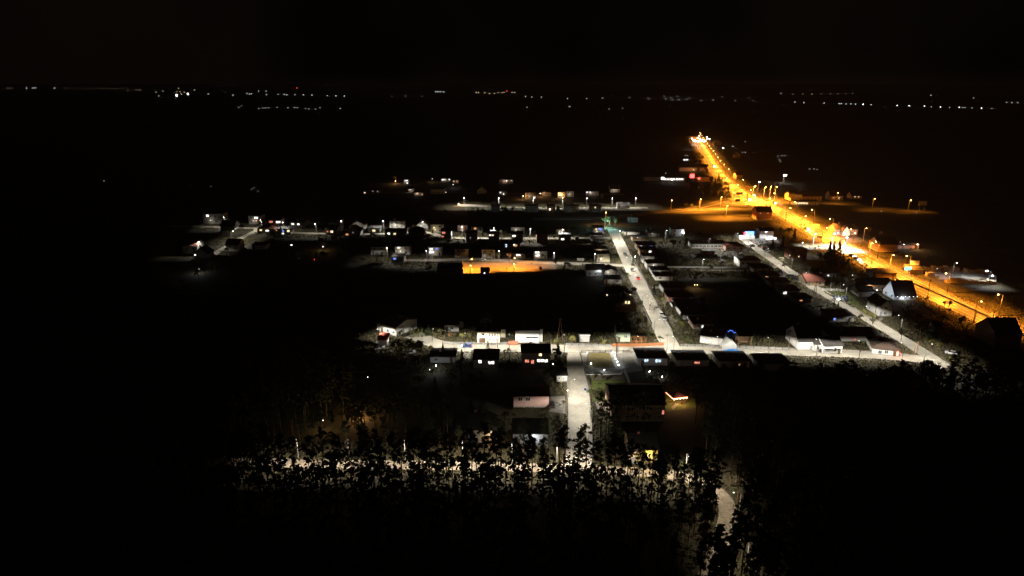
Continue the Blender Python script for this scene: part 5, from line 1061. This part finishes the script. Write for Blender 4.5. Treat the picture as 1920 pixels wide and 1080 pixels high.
# ------------------------------------------------------------------ trees and shrubs of the village
TL = [
('thuja','first from the left of the green thuja row',770.5,632,4.8),('thuja','second from the left of the green thuja row',776,633,4.6),('thuja','third from the left of the green thuja row',785,632,4.2),('thuja','fourth from the left of the green thuja row',792,632,5),
('spruce','dark spruce right of the green thujas',803,630,7),('bush','green ball shrub at the rotated bungalow corner',750,631,2.4),
('leafy','big dark tree below the rotated bungalow, left crown',748,675,9),('leafy','big dark tree below the rotated bungalow, middle crown',765,682,10),('leafy','big dark tree below the rotated bungalow, right crown',788,678,9),
('ybush','yellow-green bush at the street end',808,658,2.6),('spruce','broad conifer left of the driveway',831,669,5.6),('spruce','narrow conifer at the driveway',852,671,4.4),('spruce','dark conifer right of the driveway',866,678,5),('spruce','slim spruce behind the dark house with white windows',915,658,4.8),('bush','round shrub behind the dark house with white windows',951,662,2.6),
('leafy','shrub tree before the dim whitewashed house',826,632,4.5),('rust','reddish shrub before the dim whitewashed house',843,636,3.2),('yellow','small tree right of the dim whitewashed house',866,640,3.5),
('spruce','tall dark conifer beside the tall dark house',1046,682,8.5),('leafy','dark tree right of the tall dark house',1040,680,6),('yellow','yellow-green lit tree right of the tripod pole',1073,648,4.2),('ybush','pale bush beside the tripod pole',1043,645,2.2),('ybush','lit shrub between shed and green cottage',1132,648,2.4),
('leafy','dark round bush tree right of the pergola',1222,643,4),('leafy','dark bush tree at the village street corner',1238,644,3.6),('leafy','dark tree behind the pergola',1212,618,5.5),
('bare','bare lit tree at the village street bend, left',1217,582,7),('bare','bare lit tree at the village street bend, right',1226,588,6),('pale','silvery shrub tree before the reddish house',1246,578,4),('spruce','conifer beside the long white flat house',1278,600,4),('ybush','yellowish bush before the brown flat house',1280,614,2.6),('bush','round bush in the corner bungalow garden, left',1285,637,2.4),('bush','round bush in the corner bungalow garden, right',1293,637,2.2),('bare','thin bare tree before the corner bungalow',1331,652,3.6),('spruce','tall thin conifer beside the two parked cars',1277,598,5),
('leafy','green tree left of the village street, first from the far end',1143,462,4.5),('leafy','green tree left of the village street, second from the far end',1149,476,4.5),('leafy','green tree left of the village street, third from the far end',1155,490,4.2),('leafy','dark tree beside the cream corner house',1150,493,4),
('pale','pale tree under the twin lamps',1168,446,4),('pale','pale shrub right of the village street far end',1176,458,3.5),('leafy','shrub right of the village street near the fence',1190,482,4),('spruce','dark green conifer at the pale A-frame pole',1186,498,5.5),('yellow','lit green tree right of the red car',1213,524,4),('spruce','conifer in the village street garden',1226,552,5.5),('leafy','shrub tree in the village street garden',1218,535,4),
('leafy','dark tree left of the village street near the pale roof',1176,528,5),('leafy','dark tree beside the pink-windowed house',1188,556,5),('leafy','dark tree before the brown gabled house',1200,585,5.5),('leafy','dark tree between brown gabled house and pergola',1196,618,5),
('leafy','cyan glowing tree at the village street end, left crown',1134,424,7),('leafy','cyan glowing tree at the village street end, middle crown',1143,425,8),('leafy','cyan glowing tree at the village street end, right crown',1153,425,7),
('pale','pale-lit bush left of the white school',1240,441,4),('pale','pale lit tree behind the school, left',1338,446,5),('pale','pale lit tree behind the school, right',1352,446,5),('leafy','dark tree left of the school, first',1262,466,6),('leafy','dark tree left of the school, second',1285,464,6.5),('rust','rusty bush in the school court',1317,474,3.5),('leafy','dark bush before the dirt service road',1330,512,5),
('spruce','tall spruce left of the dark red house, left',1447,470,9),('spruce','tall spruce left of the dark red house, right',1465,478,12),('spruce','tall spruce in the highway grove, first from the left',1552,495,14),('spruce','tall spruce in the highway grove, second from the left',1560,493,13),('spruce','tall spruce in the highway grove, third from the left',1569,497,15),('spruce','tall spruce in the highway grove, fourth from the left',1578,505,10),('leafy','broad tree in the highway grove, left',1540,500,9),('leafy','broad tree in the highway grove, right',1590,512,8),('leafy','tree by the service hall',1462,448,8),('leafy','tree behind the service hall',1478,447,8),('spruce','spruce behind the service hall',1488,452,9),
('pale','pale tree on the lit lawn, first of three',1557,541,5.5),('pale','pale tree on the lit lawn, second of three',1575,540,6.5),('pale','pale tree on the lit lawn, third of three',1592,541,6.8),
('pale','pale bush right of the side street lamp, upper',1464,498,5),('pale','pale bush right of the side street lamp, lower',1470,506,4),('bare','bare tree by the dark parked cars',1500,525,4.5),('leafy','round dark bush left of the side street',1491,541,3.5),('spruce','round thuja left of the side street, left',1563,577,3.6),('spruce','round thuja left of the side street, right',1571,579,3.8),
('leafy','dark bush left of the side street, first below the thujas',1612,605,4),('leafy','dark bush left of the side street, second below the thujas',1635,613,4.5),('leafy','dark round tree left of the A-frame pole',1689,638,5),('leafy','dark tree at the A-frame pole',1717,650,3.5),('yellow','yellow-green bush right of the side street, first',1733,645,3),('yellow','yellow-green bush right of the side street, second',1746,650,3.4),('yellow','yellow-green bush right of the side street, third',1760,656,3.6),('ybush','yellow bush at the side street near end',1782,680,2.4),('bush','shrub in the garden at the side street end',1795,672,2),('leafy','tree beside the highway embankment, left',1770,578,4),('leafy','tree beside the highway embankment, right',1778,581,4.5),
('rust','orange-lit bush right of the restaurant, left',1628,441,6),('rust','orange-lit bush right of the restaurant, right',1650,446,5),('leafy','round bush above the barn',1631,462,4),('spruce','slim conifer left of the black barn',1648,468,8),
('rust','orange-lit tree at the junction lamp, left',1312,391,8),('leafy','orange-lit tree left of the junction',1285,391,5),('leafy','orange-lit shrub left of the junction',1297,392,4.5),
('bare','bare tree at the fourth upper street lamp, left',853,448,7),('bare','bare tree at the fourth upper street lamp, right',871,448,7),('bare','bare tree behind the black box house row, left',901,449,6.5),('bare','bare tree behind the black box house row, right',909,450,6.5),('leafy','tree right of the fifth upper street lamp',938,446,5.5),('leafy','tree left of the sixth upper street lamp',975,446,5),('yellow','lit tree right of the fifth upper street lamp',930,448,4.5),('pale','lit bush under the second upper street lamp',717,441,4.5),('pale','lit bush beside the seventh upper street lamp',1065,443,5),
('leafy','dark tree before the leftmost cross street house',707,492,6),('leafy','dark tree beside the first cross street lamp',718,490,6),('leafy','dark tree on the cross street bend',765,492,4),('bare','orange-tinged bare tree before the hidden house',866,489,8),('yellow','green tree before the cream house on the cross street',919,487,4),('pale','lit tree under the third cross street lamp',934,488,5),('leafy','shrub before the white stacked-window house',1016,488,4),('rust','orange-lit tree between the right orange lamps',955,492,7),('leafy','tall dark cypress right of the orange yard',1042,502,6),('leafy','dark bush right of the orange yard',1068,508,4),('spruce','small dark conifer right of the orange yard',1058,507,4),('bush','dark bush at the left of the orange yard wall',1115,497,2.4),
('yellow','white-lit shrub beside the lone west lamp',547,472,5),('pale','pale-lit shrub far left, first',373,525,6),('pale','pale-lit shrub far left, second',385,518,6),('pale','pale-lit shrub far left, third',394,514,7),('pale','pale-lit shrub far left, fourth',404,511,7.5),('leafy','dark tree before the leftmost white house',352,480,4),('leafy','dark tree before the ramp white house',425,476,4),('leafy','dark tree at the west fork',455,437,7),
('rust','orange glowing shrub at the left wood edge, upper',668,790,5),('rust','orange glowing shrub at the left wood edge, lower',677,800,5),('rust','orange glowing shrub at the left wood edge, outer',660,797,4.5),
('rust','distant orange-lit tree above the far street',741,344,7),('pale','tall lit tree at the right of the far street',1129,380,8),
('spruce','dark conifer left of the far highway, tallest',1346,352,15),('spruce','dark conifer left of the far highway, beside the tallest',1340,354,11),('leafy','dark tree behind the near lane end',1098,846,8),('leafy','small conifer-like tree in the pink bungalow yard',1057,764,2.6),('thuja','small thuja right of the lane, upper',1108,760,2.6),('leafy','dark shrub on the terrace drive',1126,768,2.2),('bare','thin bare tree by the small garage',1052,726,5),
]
for k_, t_, px_, py_, h_ in TL: tree(k_, t_, px_, py_, h_, wide=.72 if k_ in ('thuja',) else 1.0)
rr = random.Random(21)
RD_ = np.concatenate([np.concatenate([np.array(C)[:-1]+(np.array(C)[1:]-np.array(C)[:-1])*t for t in np.linspace(0, .95, 12)]) for C in ROADS.values()])
def scatter(kinds, label, group, poly, n, h0, h1):
    xs_, ys_ = [p[0] for p in poly], [p[1] for p in poly]; c = 0; tries = 0
    while c < n and tries < n*30:
        tries += 1; px, py = rr.uniform(min(xs_), max(xs_)), rr.uniform(min(ys_), max(ys_)); p = np.array(G(px, py)); bad = False
        if np.min(np.linalg.norm(RD_-p, axis=1)) < (8.5 if p[0] > 190 else 5.0): continue
        for P0, P1, D, rz in HOUSES:
            e = (P1-P0)/np.linalg.norm(P1-P0); nn = np.array((-e[1], e[0])); u, v = (p-P0) @ e, (p-P0) @ nn
            if -2 < u < np.linalg.norm(P1-P0)+2 and -6 < v < D+2: bad = True
        if bad: continue
        tree(rr.choice(kinds), label, px, py, rr.uniform(h0, h1), group); c += 1
scatter(['leafy','spruce','bush'], 'dark garden tree in the black back gardens behind the front street houses', 'trees of the front back gardens', [(760,560),(1150,605)], 26, 2.5, 5.5)
scatter(['leafy','spruce','bush'], 'dark garden tree in the black gardens between the two streets', 'trees of the middle back gardens', [(1290,515),(1480,600)], 28, 2.5, 5.5)
scatter(['leafy','bush','spruce'], 'dark garden tree in the black gardens left of the lane', 'trees left of the lane', [(780,700),(950,800)], 22, 2.5, 6)
scatter(['leafy','bush'], 'low dark shrub in the gardens behind the cross street houses', 'shrubs behind the cross street', [(690,452),(1100,464)], 24, 2, 4)
scatter(['leafy','bush','spruce'], 'dark tree in the gardens before the high street houses', 'trees before the high street', [(830,396),(1130,404)], 26, 3, 6)
scatter(['leafy','spruce'], 'dark grove tree left of the far highway', 'grove left of the far highway', [(1292,350),(1368,372)], 34, 7, 12)
scatter(['leafy','yellow'], 'orange-lit tree on the left verge of the far highway', 'verge trees of the far highway', [(1300,288),(1330,338)], 16, 5, 9)
scatter(['leafy','bush'], 'dark shrub between side street and highway', 'shrubs between side street and highway', [(1690,585),(1850,645)], 26, 1.5, 3.5)
scatter(['leafy','bush','spruce'], 'dark tree among the left end houses', 'trees of the left village end', [(450,450),(690,492)], 26, 3, 6)
scatter(['leafy','spruce'], 'dark tree around the unlit garages along the highway', 'trees along the highway gardens', [(1505,500),(1660,530)], 12, 3, 6)
scatter(['leafy','bush'], 'low shrub beside the front street gardens', 'front street shrubs', [(1060,640),(1700,652)], 26, 1, 2.2)
scatter(['bush','leafy'], 'dark shrub in the unlit meadow below the flat-roofed houses', 'meadow shrubs', [(1290,700),(1420,760)], 10, 1.5, 3)
for kd, lb, gp, pl, n_s, a, b in ((['bush','ybush','leafy'],'lit shrub in the front gardens right of the village street','shrubs right of the village street',[(1190,470),(1275,640)],46,.9,2.6),
    (['bush','ybush'],'low shrub on the left verge of the village street','shrubs left of the village street',[(1130,450),(1225,640)],26,.8,2.2),
    (['bush','ybush','leafy'],'garden shrub on the verges of the side street','shrubs of the side street',[(1395,450),(1760,665)],46,.8,2.6),
    (['bush','leafy','ybush'],'shrub beside the dirt service road','shrubs of the service road',[(1210,486),(1420,516)],30,1.0,3.0),
    (['bush','leafy'],'shrub around the white school and the flats','shrubs around the school',[(1210,440),(1400,486)],30,1.0,3.2),
    (['bush','ybush','leafy'],'garden shrub before the cream and white front street houses','shrubs of the cream house gardens',[(770,612),(1150,648)],34,.8,2.4),
    (['bush','leafy'],'shrub between the cross street and its houses','shrubs of the cross street',[(690,478),(1160,512)],34,1.0,2.8),
    (['bush','leafy'],'shrub between the upper street and its houses','shrubs of the upper street',[(600,428),(1100,452)],40,1.2,3.4),
    (['bush','leafy'],'shrub in the yards beside the lane','shrubs beside the lane',[(950,690),(1140,830)],22,.8,2.2)): scatter(kd, lb, gp, pl, n_s, a, b)
# rough grass on the lit verges and in the gardens
rg = np.random.default_rng(77); pts_ = []
RP = {k: np.array(v) for k, v in ROADS.items()}
for nm, half, reach, dens in (('front_street',4.2,16,5.5),('lane',3.8,9,6),('village_street',3.9,14,5.5),('side_street',3.2,15,4.5),('cross_street',3.0,12,3),('upper_street',2.8,12,2.5),('service_road',2.0,9,3),('forest_road',3.0,9,5),('highway',7.2,26,.9)):
    C = RP[nm]
    for a, b in zip(C, C[1:]):
        L = np.linalg.norm(b-a); k = int(L*reach*2*dens*.35); t = rg.random(k)[:, None]; d = (b-a)/L; nn = np.array((d[1], -d[0]))
        o_ = (half+reach*rg.random(k)**1.4)*np.where(rg.random(k) < .5, -1, 1); pts_.append(a+(b-a)*t+nn*o_[:, None])
for (x0, y0), (x1, y1), k in (((1195,438),(1400,486),5000),((1205,486),(1425,522),5000),((690,476),(1165,515),6000),((1690,556),(1915,650),6000),((640,625),(860,700),6000),((1170,665),(1480,730),5000),((600,425),(1120,456),5000),((330,415),(600,485),4000),((860,378),(1210,396),2500),((1740,640),(1915,700),3000)):
    q = np.stack([rg.uniform(x0, x1, k), rg.uniform(y0, y1, k)], 1); pts_.append(np.array([G(a, b) for a, b in q]))
pts_ = np.concatenate(pts_); keepm = np.ones(len(pts_), bool)
for P0, P1, D, rz in HOUSES:
    e = (P1-P0)/np.linalg.norm(P1-P0); nn = np.array((-e[1], e[0])); q = pts_-P0; u, v = q @ e, q @ nn
    keepm &= ~((u > -.6) & (u < np.linalg.norm(P1-P0)+.6) & (v > -.8) & (v < D+.6))
for nm, half in (('front_street',4.1),('lane',3.7),('village_street',3.8),('side_street',3.1),('cross_street',2.9),('upper_street',2.7),('forest_road',2.9),('highway',7.0),('junction_road',3.5)):
    C = RP[nm]; A_, B_ = C[:-1], C[1:]
    for a, b in zip(A_, B_):
        L2 = (b-a) @ (b-a); t = np.clip(((pts_-a) @ (b-a))/L2, 0, 1); keepm &= np.linalg.norm(pts_-(a+t[:, None]*(b-a)), axis=1) > half
zc_ = pts_[:, 1]*CP+CAMH*SP; qx, qy = 960+FPX*pts_[:, 0]/zc_, 540-FPX*(pts_[:, 1]*SP-CAMH*CP)/zc_
for x0, x1, y0, y1 in ((1084,1210,656,730),(862,1045,491,518),(1028,1064,740,778),(1110,1145,744,772)): keepm &= ~((qx > x0) & (qx < x1) & (qy > y0) & (qy < y1))
pts_ = pts_[keepm]; nb = len(pts_); ang = rg.random(nb)*6.28; hh = .15+.4*rg.random(nb)**2; ww = .12+.25*rg.random(nb)
ex = np.stack([np.cos(ang)*ww, np.sin(ang)*ww, np.zeros(nb)], 1); top = np.stack([rg.normal(size=nb)*.12, rg.normal(size=nb)*.12, hh], 1); base = np.concatenate([pts_, np.zeros((nb, 1))], 1)
v = np.stack([base-ex, base+ex, base+ex*.5+top, base-ex*.5+top], 1).reshape(-1, 3)
gr = struct('grass', np_mesh('grass', v, np.arange(nb*4).reshape(nb, 4), 'rough_grass'), 'stuff'); gr['label'] = 'rough dry grass on the verges and gardens along the lit streets'
print('grass', nb)
for k_, q_ in enumerate(([(1262,560),(1244,562),(1246,566),(1264,565)],[(1236,536),(1222,538),(1224,542),(1238,541)],[(1222,516),(1206,517),(1208,520),(1223,520)],[(1305,646),(1298,652),(1304,653),(1312,648)],[(905,643),(903,651),(911,651),(910,643)],[(975,643),(975,650),(985,650),(984,643)],[(1500,658),(1500,664),(1512,664),(1511,658)],[(1640,668),(1648,670),(1660,671),(1655,667)],[(1530,536),(1515,541),(1520,545),(1538,538)],[(1650,594),(1640,606),(1648,608),(1656,596)],[(1120,492),(1120,496),(1126,496),(1126,492)],[(805,480),(805,487),(812,487),(812,480)],[(1001,486),(1000,491),(1006,491),(1007,486)])): patch('path', q_, 'yard_paving', .03)
# ------------------------------------------------------------------ the wood in front
rw = random.Random(99); FR_ = np.array(ROADS['forest_road']); LN = np.array(ROADS['lane'])
dense = []
fr2 = np.concatenate([FR_[:-1]+(FR_[1:]-FR_[:-1])*t for t in (0, .25, .5, .75)]); ln2 = np.concatenate([LN[:-1]+(LN[1:]-LN[:-1])*t for t in (0, .5)])
def topix(x, y):
    z = y*CP+CAMH*SP; return 960+FPX*x/z, 540-FPX*(y*SP-CAMH*CP)/z
gy = 96.0
while gy < 430:
    gx = -300.0
    while gx < 300:
        x, y = gx+rw.uniform(-1.9, 1.9), gy+rw.uniform(-1.9, 1.9); gx += 4.0
        px, py = topix(x, y)
        if not (-80 < px < 2000): continue
        d = float(np.min(np.linalg.norm(fr2-(x, y), axis=1))); dl_ = float(np.min(np.linalg.norm(ln2-(x, y), axis=1)))
        if d < (3.6 if px < 1300 else 2.5) or (dl_ < 6 and py < 880): continue
        if px > 1300: ok = py > (752 if px > 1345 else 775)+rw.uniform(-4, 8)
        elif px > 1110: ok = py > (880 if px > 1215 else 812) and not (1170 < px < 1240 and 835 < py < 880)
        elif px > 850: ok = py > 838
        elif px > 690: ok = py > 800
        else: ok = py > 560+max(0, (px-300))*.55
        if any(-2 < (np.array((x, y))-P0) @ ((P1-P0)/np.linalg.norm(P1-P0)) < np.linalg.norm(P1-P0)+2 and -3 < (np.array((x, y))-P0)[1] < D+2 for P0, P1, D, rz in HOUSES): ok = False
        if not ok: continue
        front = y < float(FR_[np.argmin(np.abs(FR_[:, 0]-x))][1])
        keep = .8
        if 360 < px < 1400 and 800 < py < 895: keep = .62
        if 400 < px < 1330 and 895 <= py < 990: keep = .9
        if 1290 < px < 1420 and py > 930: keep = .75
        if px > 1300 and py < 800: keep = .95
        if px < 640 and py < 800: keep = .5
        if rw.random() > keep: continue
        dense.append((d, x, y, px, py))
    gy += 4.0
edge = sorted([t for t in dense if t[3] > 1300 and t[4] < 800], key=lambda t: t[4]); near = sorted([t for t in dense if not (t[3] > 1300 and t[4] < 800)])
ind = near[:204]+edge[:80]; rest = near[204:]+edge[80:]
for d, x, y, px, py in ind:
    if px > 1300 and py < 800: lab, g_, hh = 'dark pine at the top edge of the wood below the side street', 'pines of the right wood edge', rw.uniform(13, 16.5)
    elif px > 1300: lab, g_, hh = 'tall dark pine beside the downhill bend of the forest road', 'pines at the forest road bend', rw.uniform(13, 17)
    elif y > float(FR_[np.argmin(np.abs(FR_[:, 0]-x))][1]): lab, g_, hh = 'tall pine between the forest road and the nearest houses', 'pines behind the forest road', rw.uniform(9, 13)
    else: lab, g_, hh = 'tall dark pine silhouetted before the lit forest road', 'pines before the forest road', rw.uniform(12.5, 17)
    tree('pine', lab, 0, 0, hh, g_, (x, y))
for px_, py_ in ((1335,1118),(1365,1128),(1312,1088),(1388,1100),(1350,1160),(1330,1180),(1402,1150),(1374,1078),(1322,1040),(1392,1018),(1340,1100),(1300,1010),(1318,975),(1384,1050),(1398,985),(1345,1140)):
    tree('pine', 'tall dark pine beside the downhill bend of the forest road', px_, py_, rw.uniform(13, 16.5), 'pines at the forest road bend')
for i_ in range(70):
    c_ = fr2[rw.randrange(len(fr2))]; a_ = rw.uniform(0, 6.28); r_ = rw.uniform(2.9, 8.5); q_ = (float(c_[0]+r_*math.cos(a_)), float(c_[1]+r_*math.sin(a_)))
    if float(np.min(np.linalg.norm(fr2-q_, axis=1))) < 2.8 or float(np.min(np.linalg.norm(ln2-q_, axis=1))) < 4.5: continue
    tree(rw.choice(['bush', 'bush', 'leafy']), 'low undergrowth bush beside the forest road', 0, 0, rw.uniform(1.0, 3.2), 'undergrowth of the forest road', q_)
LOWV = []
for sd in range(5):
    rng = np.random.default_rng(200+sd); mb = MB().tube((0, 0, 0), (0, 0, 14.5), .22, .05, 4, False)
    cen = [(rng.normal()*1.1, rng.normal()*1.1, z) for z in np.linspace(8, 15.4, 9)]; v, f = leafquads(rng, cen, [1.5]*9, 260, .8)
    tv = np.array(mb.v); tf = np.array(mb.f)
    LOWV.append((np.concatenate([tv, v]), np.concatenate([tf, f+len(tv)])))
V, F, c = [], [], 0
for d, x, y, px, py in rest:
    v, f = LOWV[rw.randrange(5)]; a = rw.uniform(0, 6.28); s = rw.uniform(.75, 1.05); ca, sa = math.cos(a)*s, math.sin(a)*s
    q = np.stack([v[:, 0]*ca-v[:, 1]*sa+x, v[:, 0]*sa+v[:, 1]*ca+y, v[:, 2]*s], 1); V.append(q); F.append(f+c); c += len(v)
wood = struct('forest', np_mesh('forest', np.concatenate(V), np.concatenate(F), 'pine_needles'), 'stuff'); wood['label'] = 'black mass of pine forest filling the foreground and the left'
print('forest', len(ind), len(rest), c)
# ------------------------------------------------------------------ far lights on the plain
def far(label, group, pts, m='far_white', r=1.0):
    for px, py in pts:
        y0 = max(py+.4, 165.5); x, y = G(px, y0); z_ = y; rad = z_/683*.42*r; h = rad*2.5
        o = thing('distant_lamp', label, 'distant lamp', (x, y, 0), 0, group); part('mast', MB().tube((0, 0, 0), (0, 0, h), rad*.15, rad*.1, 5), 'steel', o)
        tier = max(0, round(HAZE*y*1.5)); mm = f'{m}_{tier}'
        if mm not in MATS: glow(mm, *FARC[m], math.exp(tier/1.5))
        part('lantern', MB().lathe([(rad*.5, h), (rad, h+rad*.7), (rad*.9, h+rad*1.3), (rad*.4, h+rad*1.8)], 8), mm, o)
far('warm lamp in the long string of lights on the left horizon', 'left horizon lights', [(123+i*9.6+rr.uniform(-1.5, 1.5), 166.3+rr.uniform(-.6, .9)) for i in range(13)], 'far_warm', .45)
far('white lamp at the far left edge of the horizon', 'far left horizon lights', [(50,168),(62,167.5),(67,167.5),(103,167.5)], 'far_white', 1.0)
far('dim lamp at the far left edge of the horizon', 'dim far left lights', [(15,167),(22,167),(29,167.5),(255,170),(262,170),(240,171)], 'far_warm', .6)
far('brightest lamp of the cluster under the left horizon', 'left cluster bright lights', [(332,183.5),(353,181)], 'far_bright', 1.8)
far('small lamp of the cluster under the left horizon', 'left cluster lights', [(335,168),(338,174),(341,179),(332,174),(346,175),(306,173),(298,182),(293,175),(365,171)], 'far_warm', .9)
far('white lamp in the dotted row right of the left cluster', 'left dotted row', [(391,178),(437,180),(463,177),(468,178.5),(472,177.5),(500,179),(522,179),(533,179),(538,179.5),(553,179.5),(569,179.5),(585,180),(614,181),(630,181.5),(646,182),(485,172.5),(499,173)], 'far_white', .8)
far('red mast light above the left dotted row', 'left red mast light', [(557,167)], 'far_red', 1.0)
far('faint lamp in the second row below the left horizon', 'second left row', [(448,203),(485,205),(493,204),(498,204),(504,203.5),(520,203),(540,203.5),(552,203),(558,203.5),(573,205),(579,206),(592,206),(600,203.5),(638,205)], 'far_white', .7)
far('lone lamp in the black plain at the left', 'left plain lights', [(195,340),(357,349),(396,350.5),(472,356),(476,353),(484,360)], 'far_white', .55)
far('faint lamp along the middle horizon', 'middle horizon lights', [(735,182),(760,181),(792,182),(985,182),(997,183),(1015,183),(1064,186),(1100,186),(1130,185),(1180,184),(1245,182),(1248,187),(1258,184),(1261,188),(1270,182),(1273,188),(1217,187),(1293,184),(1315,190),(1337,189),(1354,182),(1379,190),(1405,184),(1412,190)], 'far_white', .55)
far('white lamp of the left bright group on the middle horizon', 'left middle group', [(817,174.5),(821,174.5),(826,174.5),(832,175)], 'far_white', 1.0)
far('warm lamp of the right bright group on the middle horizon', 'right middle group', [(893,176),(897,176),(909,176.5),(918,178),(927,177.5),(934,176),(941,176),(945,175.5),(960,175.5),(965,176)], 'far_warm', 1.0)
far('red light of the right bright group on the middle horizon', 'middle red light', [(950,174)], 'far_red', 1.3)
far('scattered lamp below the middle horizon', 'below middle horizon', [(988,202.5),(1067,201.5),(1069,201),(1142,206),(1167,204.5)], 'far_white', .65)
far('small lamp in the dotted road of lights at the right', 'right dotted road small', [(1490,193),(1545,195),(1573,196),(1577,196),(1586,196.5),(1595,196.5),(1604,197),(1633,198),(1706,201),(1746,202),(1780,203),(1805,203.5),(1809,203.5),(1822,204),(1859,205),(1507,194)], 'far_white', .75)
far('bright lamp in the dotted road of lights at the right', 'right dotted road bright', [(1618,197.5),(1682,199.5),(1704,200),(1733,201),(1763,202.5),(1798,203),(1840,204.5)], 'far_bright', .8)
far('warm lamp in the short row on the right horizon', 'right horizon row', [(1486,178),(1505,177.5),(1522,177.5),(1540,177),(1557,177),(1571,177),(1585,176.5),(1598,176.5)], 'far_warm', .6)
far('lone lamp near the right horizon', 'lone right horizon lights', [(1464,176.5),(1745,180),(1825,185),(1887,193.5),(1897,194),(1908,194)], 'far_white', .7)
far('dazzling white lamp of the cluster at the far end of the highway', 'far highway end cluster', [(1297,263),(1303,266),(1308,262),(1312,267),(1318,265),(1325,260),(1330,264),(1311,258)], 'far_bright', 1.3)
far('small lamp in the dark plain right of the far highway', 'right plain lights', [(1397,266.5),(1373,275.5),(1375,275.5),(1392,287),(1397,287),(1458,294),(1466,293),(1472,293),(1518,318),(1526,318),(1532,319),(1461,301),(1652,397),(1718,400)], 'far_white', .6)
far('small white lamp left of the far highway', 'left of far highway lights', [(1285,293),(1289,293),(1248,326),(1290,298),(1310,352),(1312,367),(1298,259),(1293,262)], 'far_white', .6)
# ------------------------------------------------------------------ the night air
hz = bpy.data.materials.new('haze'); hz.use_nodes = True; hn = hz.node_tree.nodes; hn.clear()
ho = hn.new('ShaderNodeOutputMaterial'); pv = hn.new('ShaderNodeVolumePrincipled'); pv.inputs['Density'].default_value = HAZE; pv.inputs['Color'].default_value = (.93, .93, .95, 1); pv.inputs['Anisotropy'].default_value = .3
hz.node_tree.links.new(pv.outputs[0], ho.inputs['Volume'])
hb = MB().box(-29000, 29000, -2900, 31000, -1.0, 104.0).mesh('haze', None); hb.materials.append(hz)
if HAZE > 0: struct('haze', hb, 'stuff')['label'] = 'thin pale night haze over the whole plain'
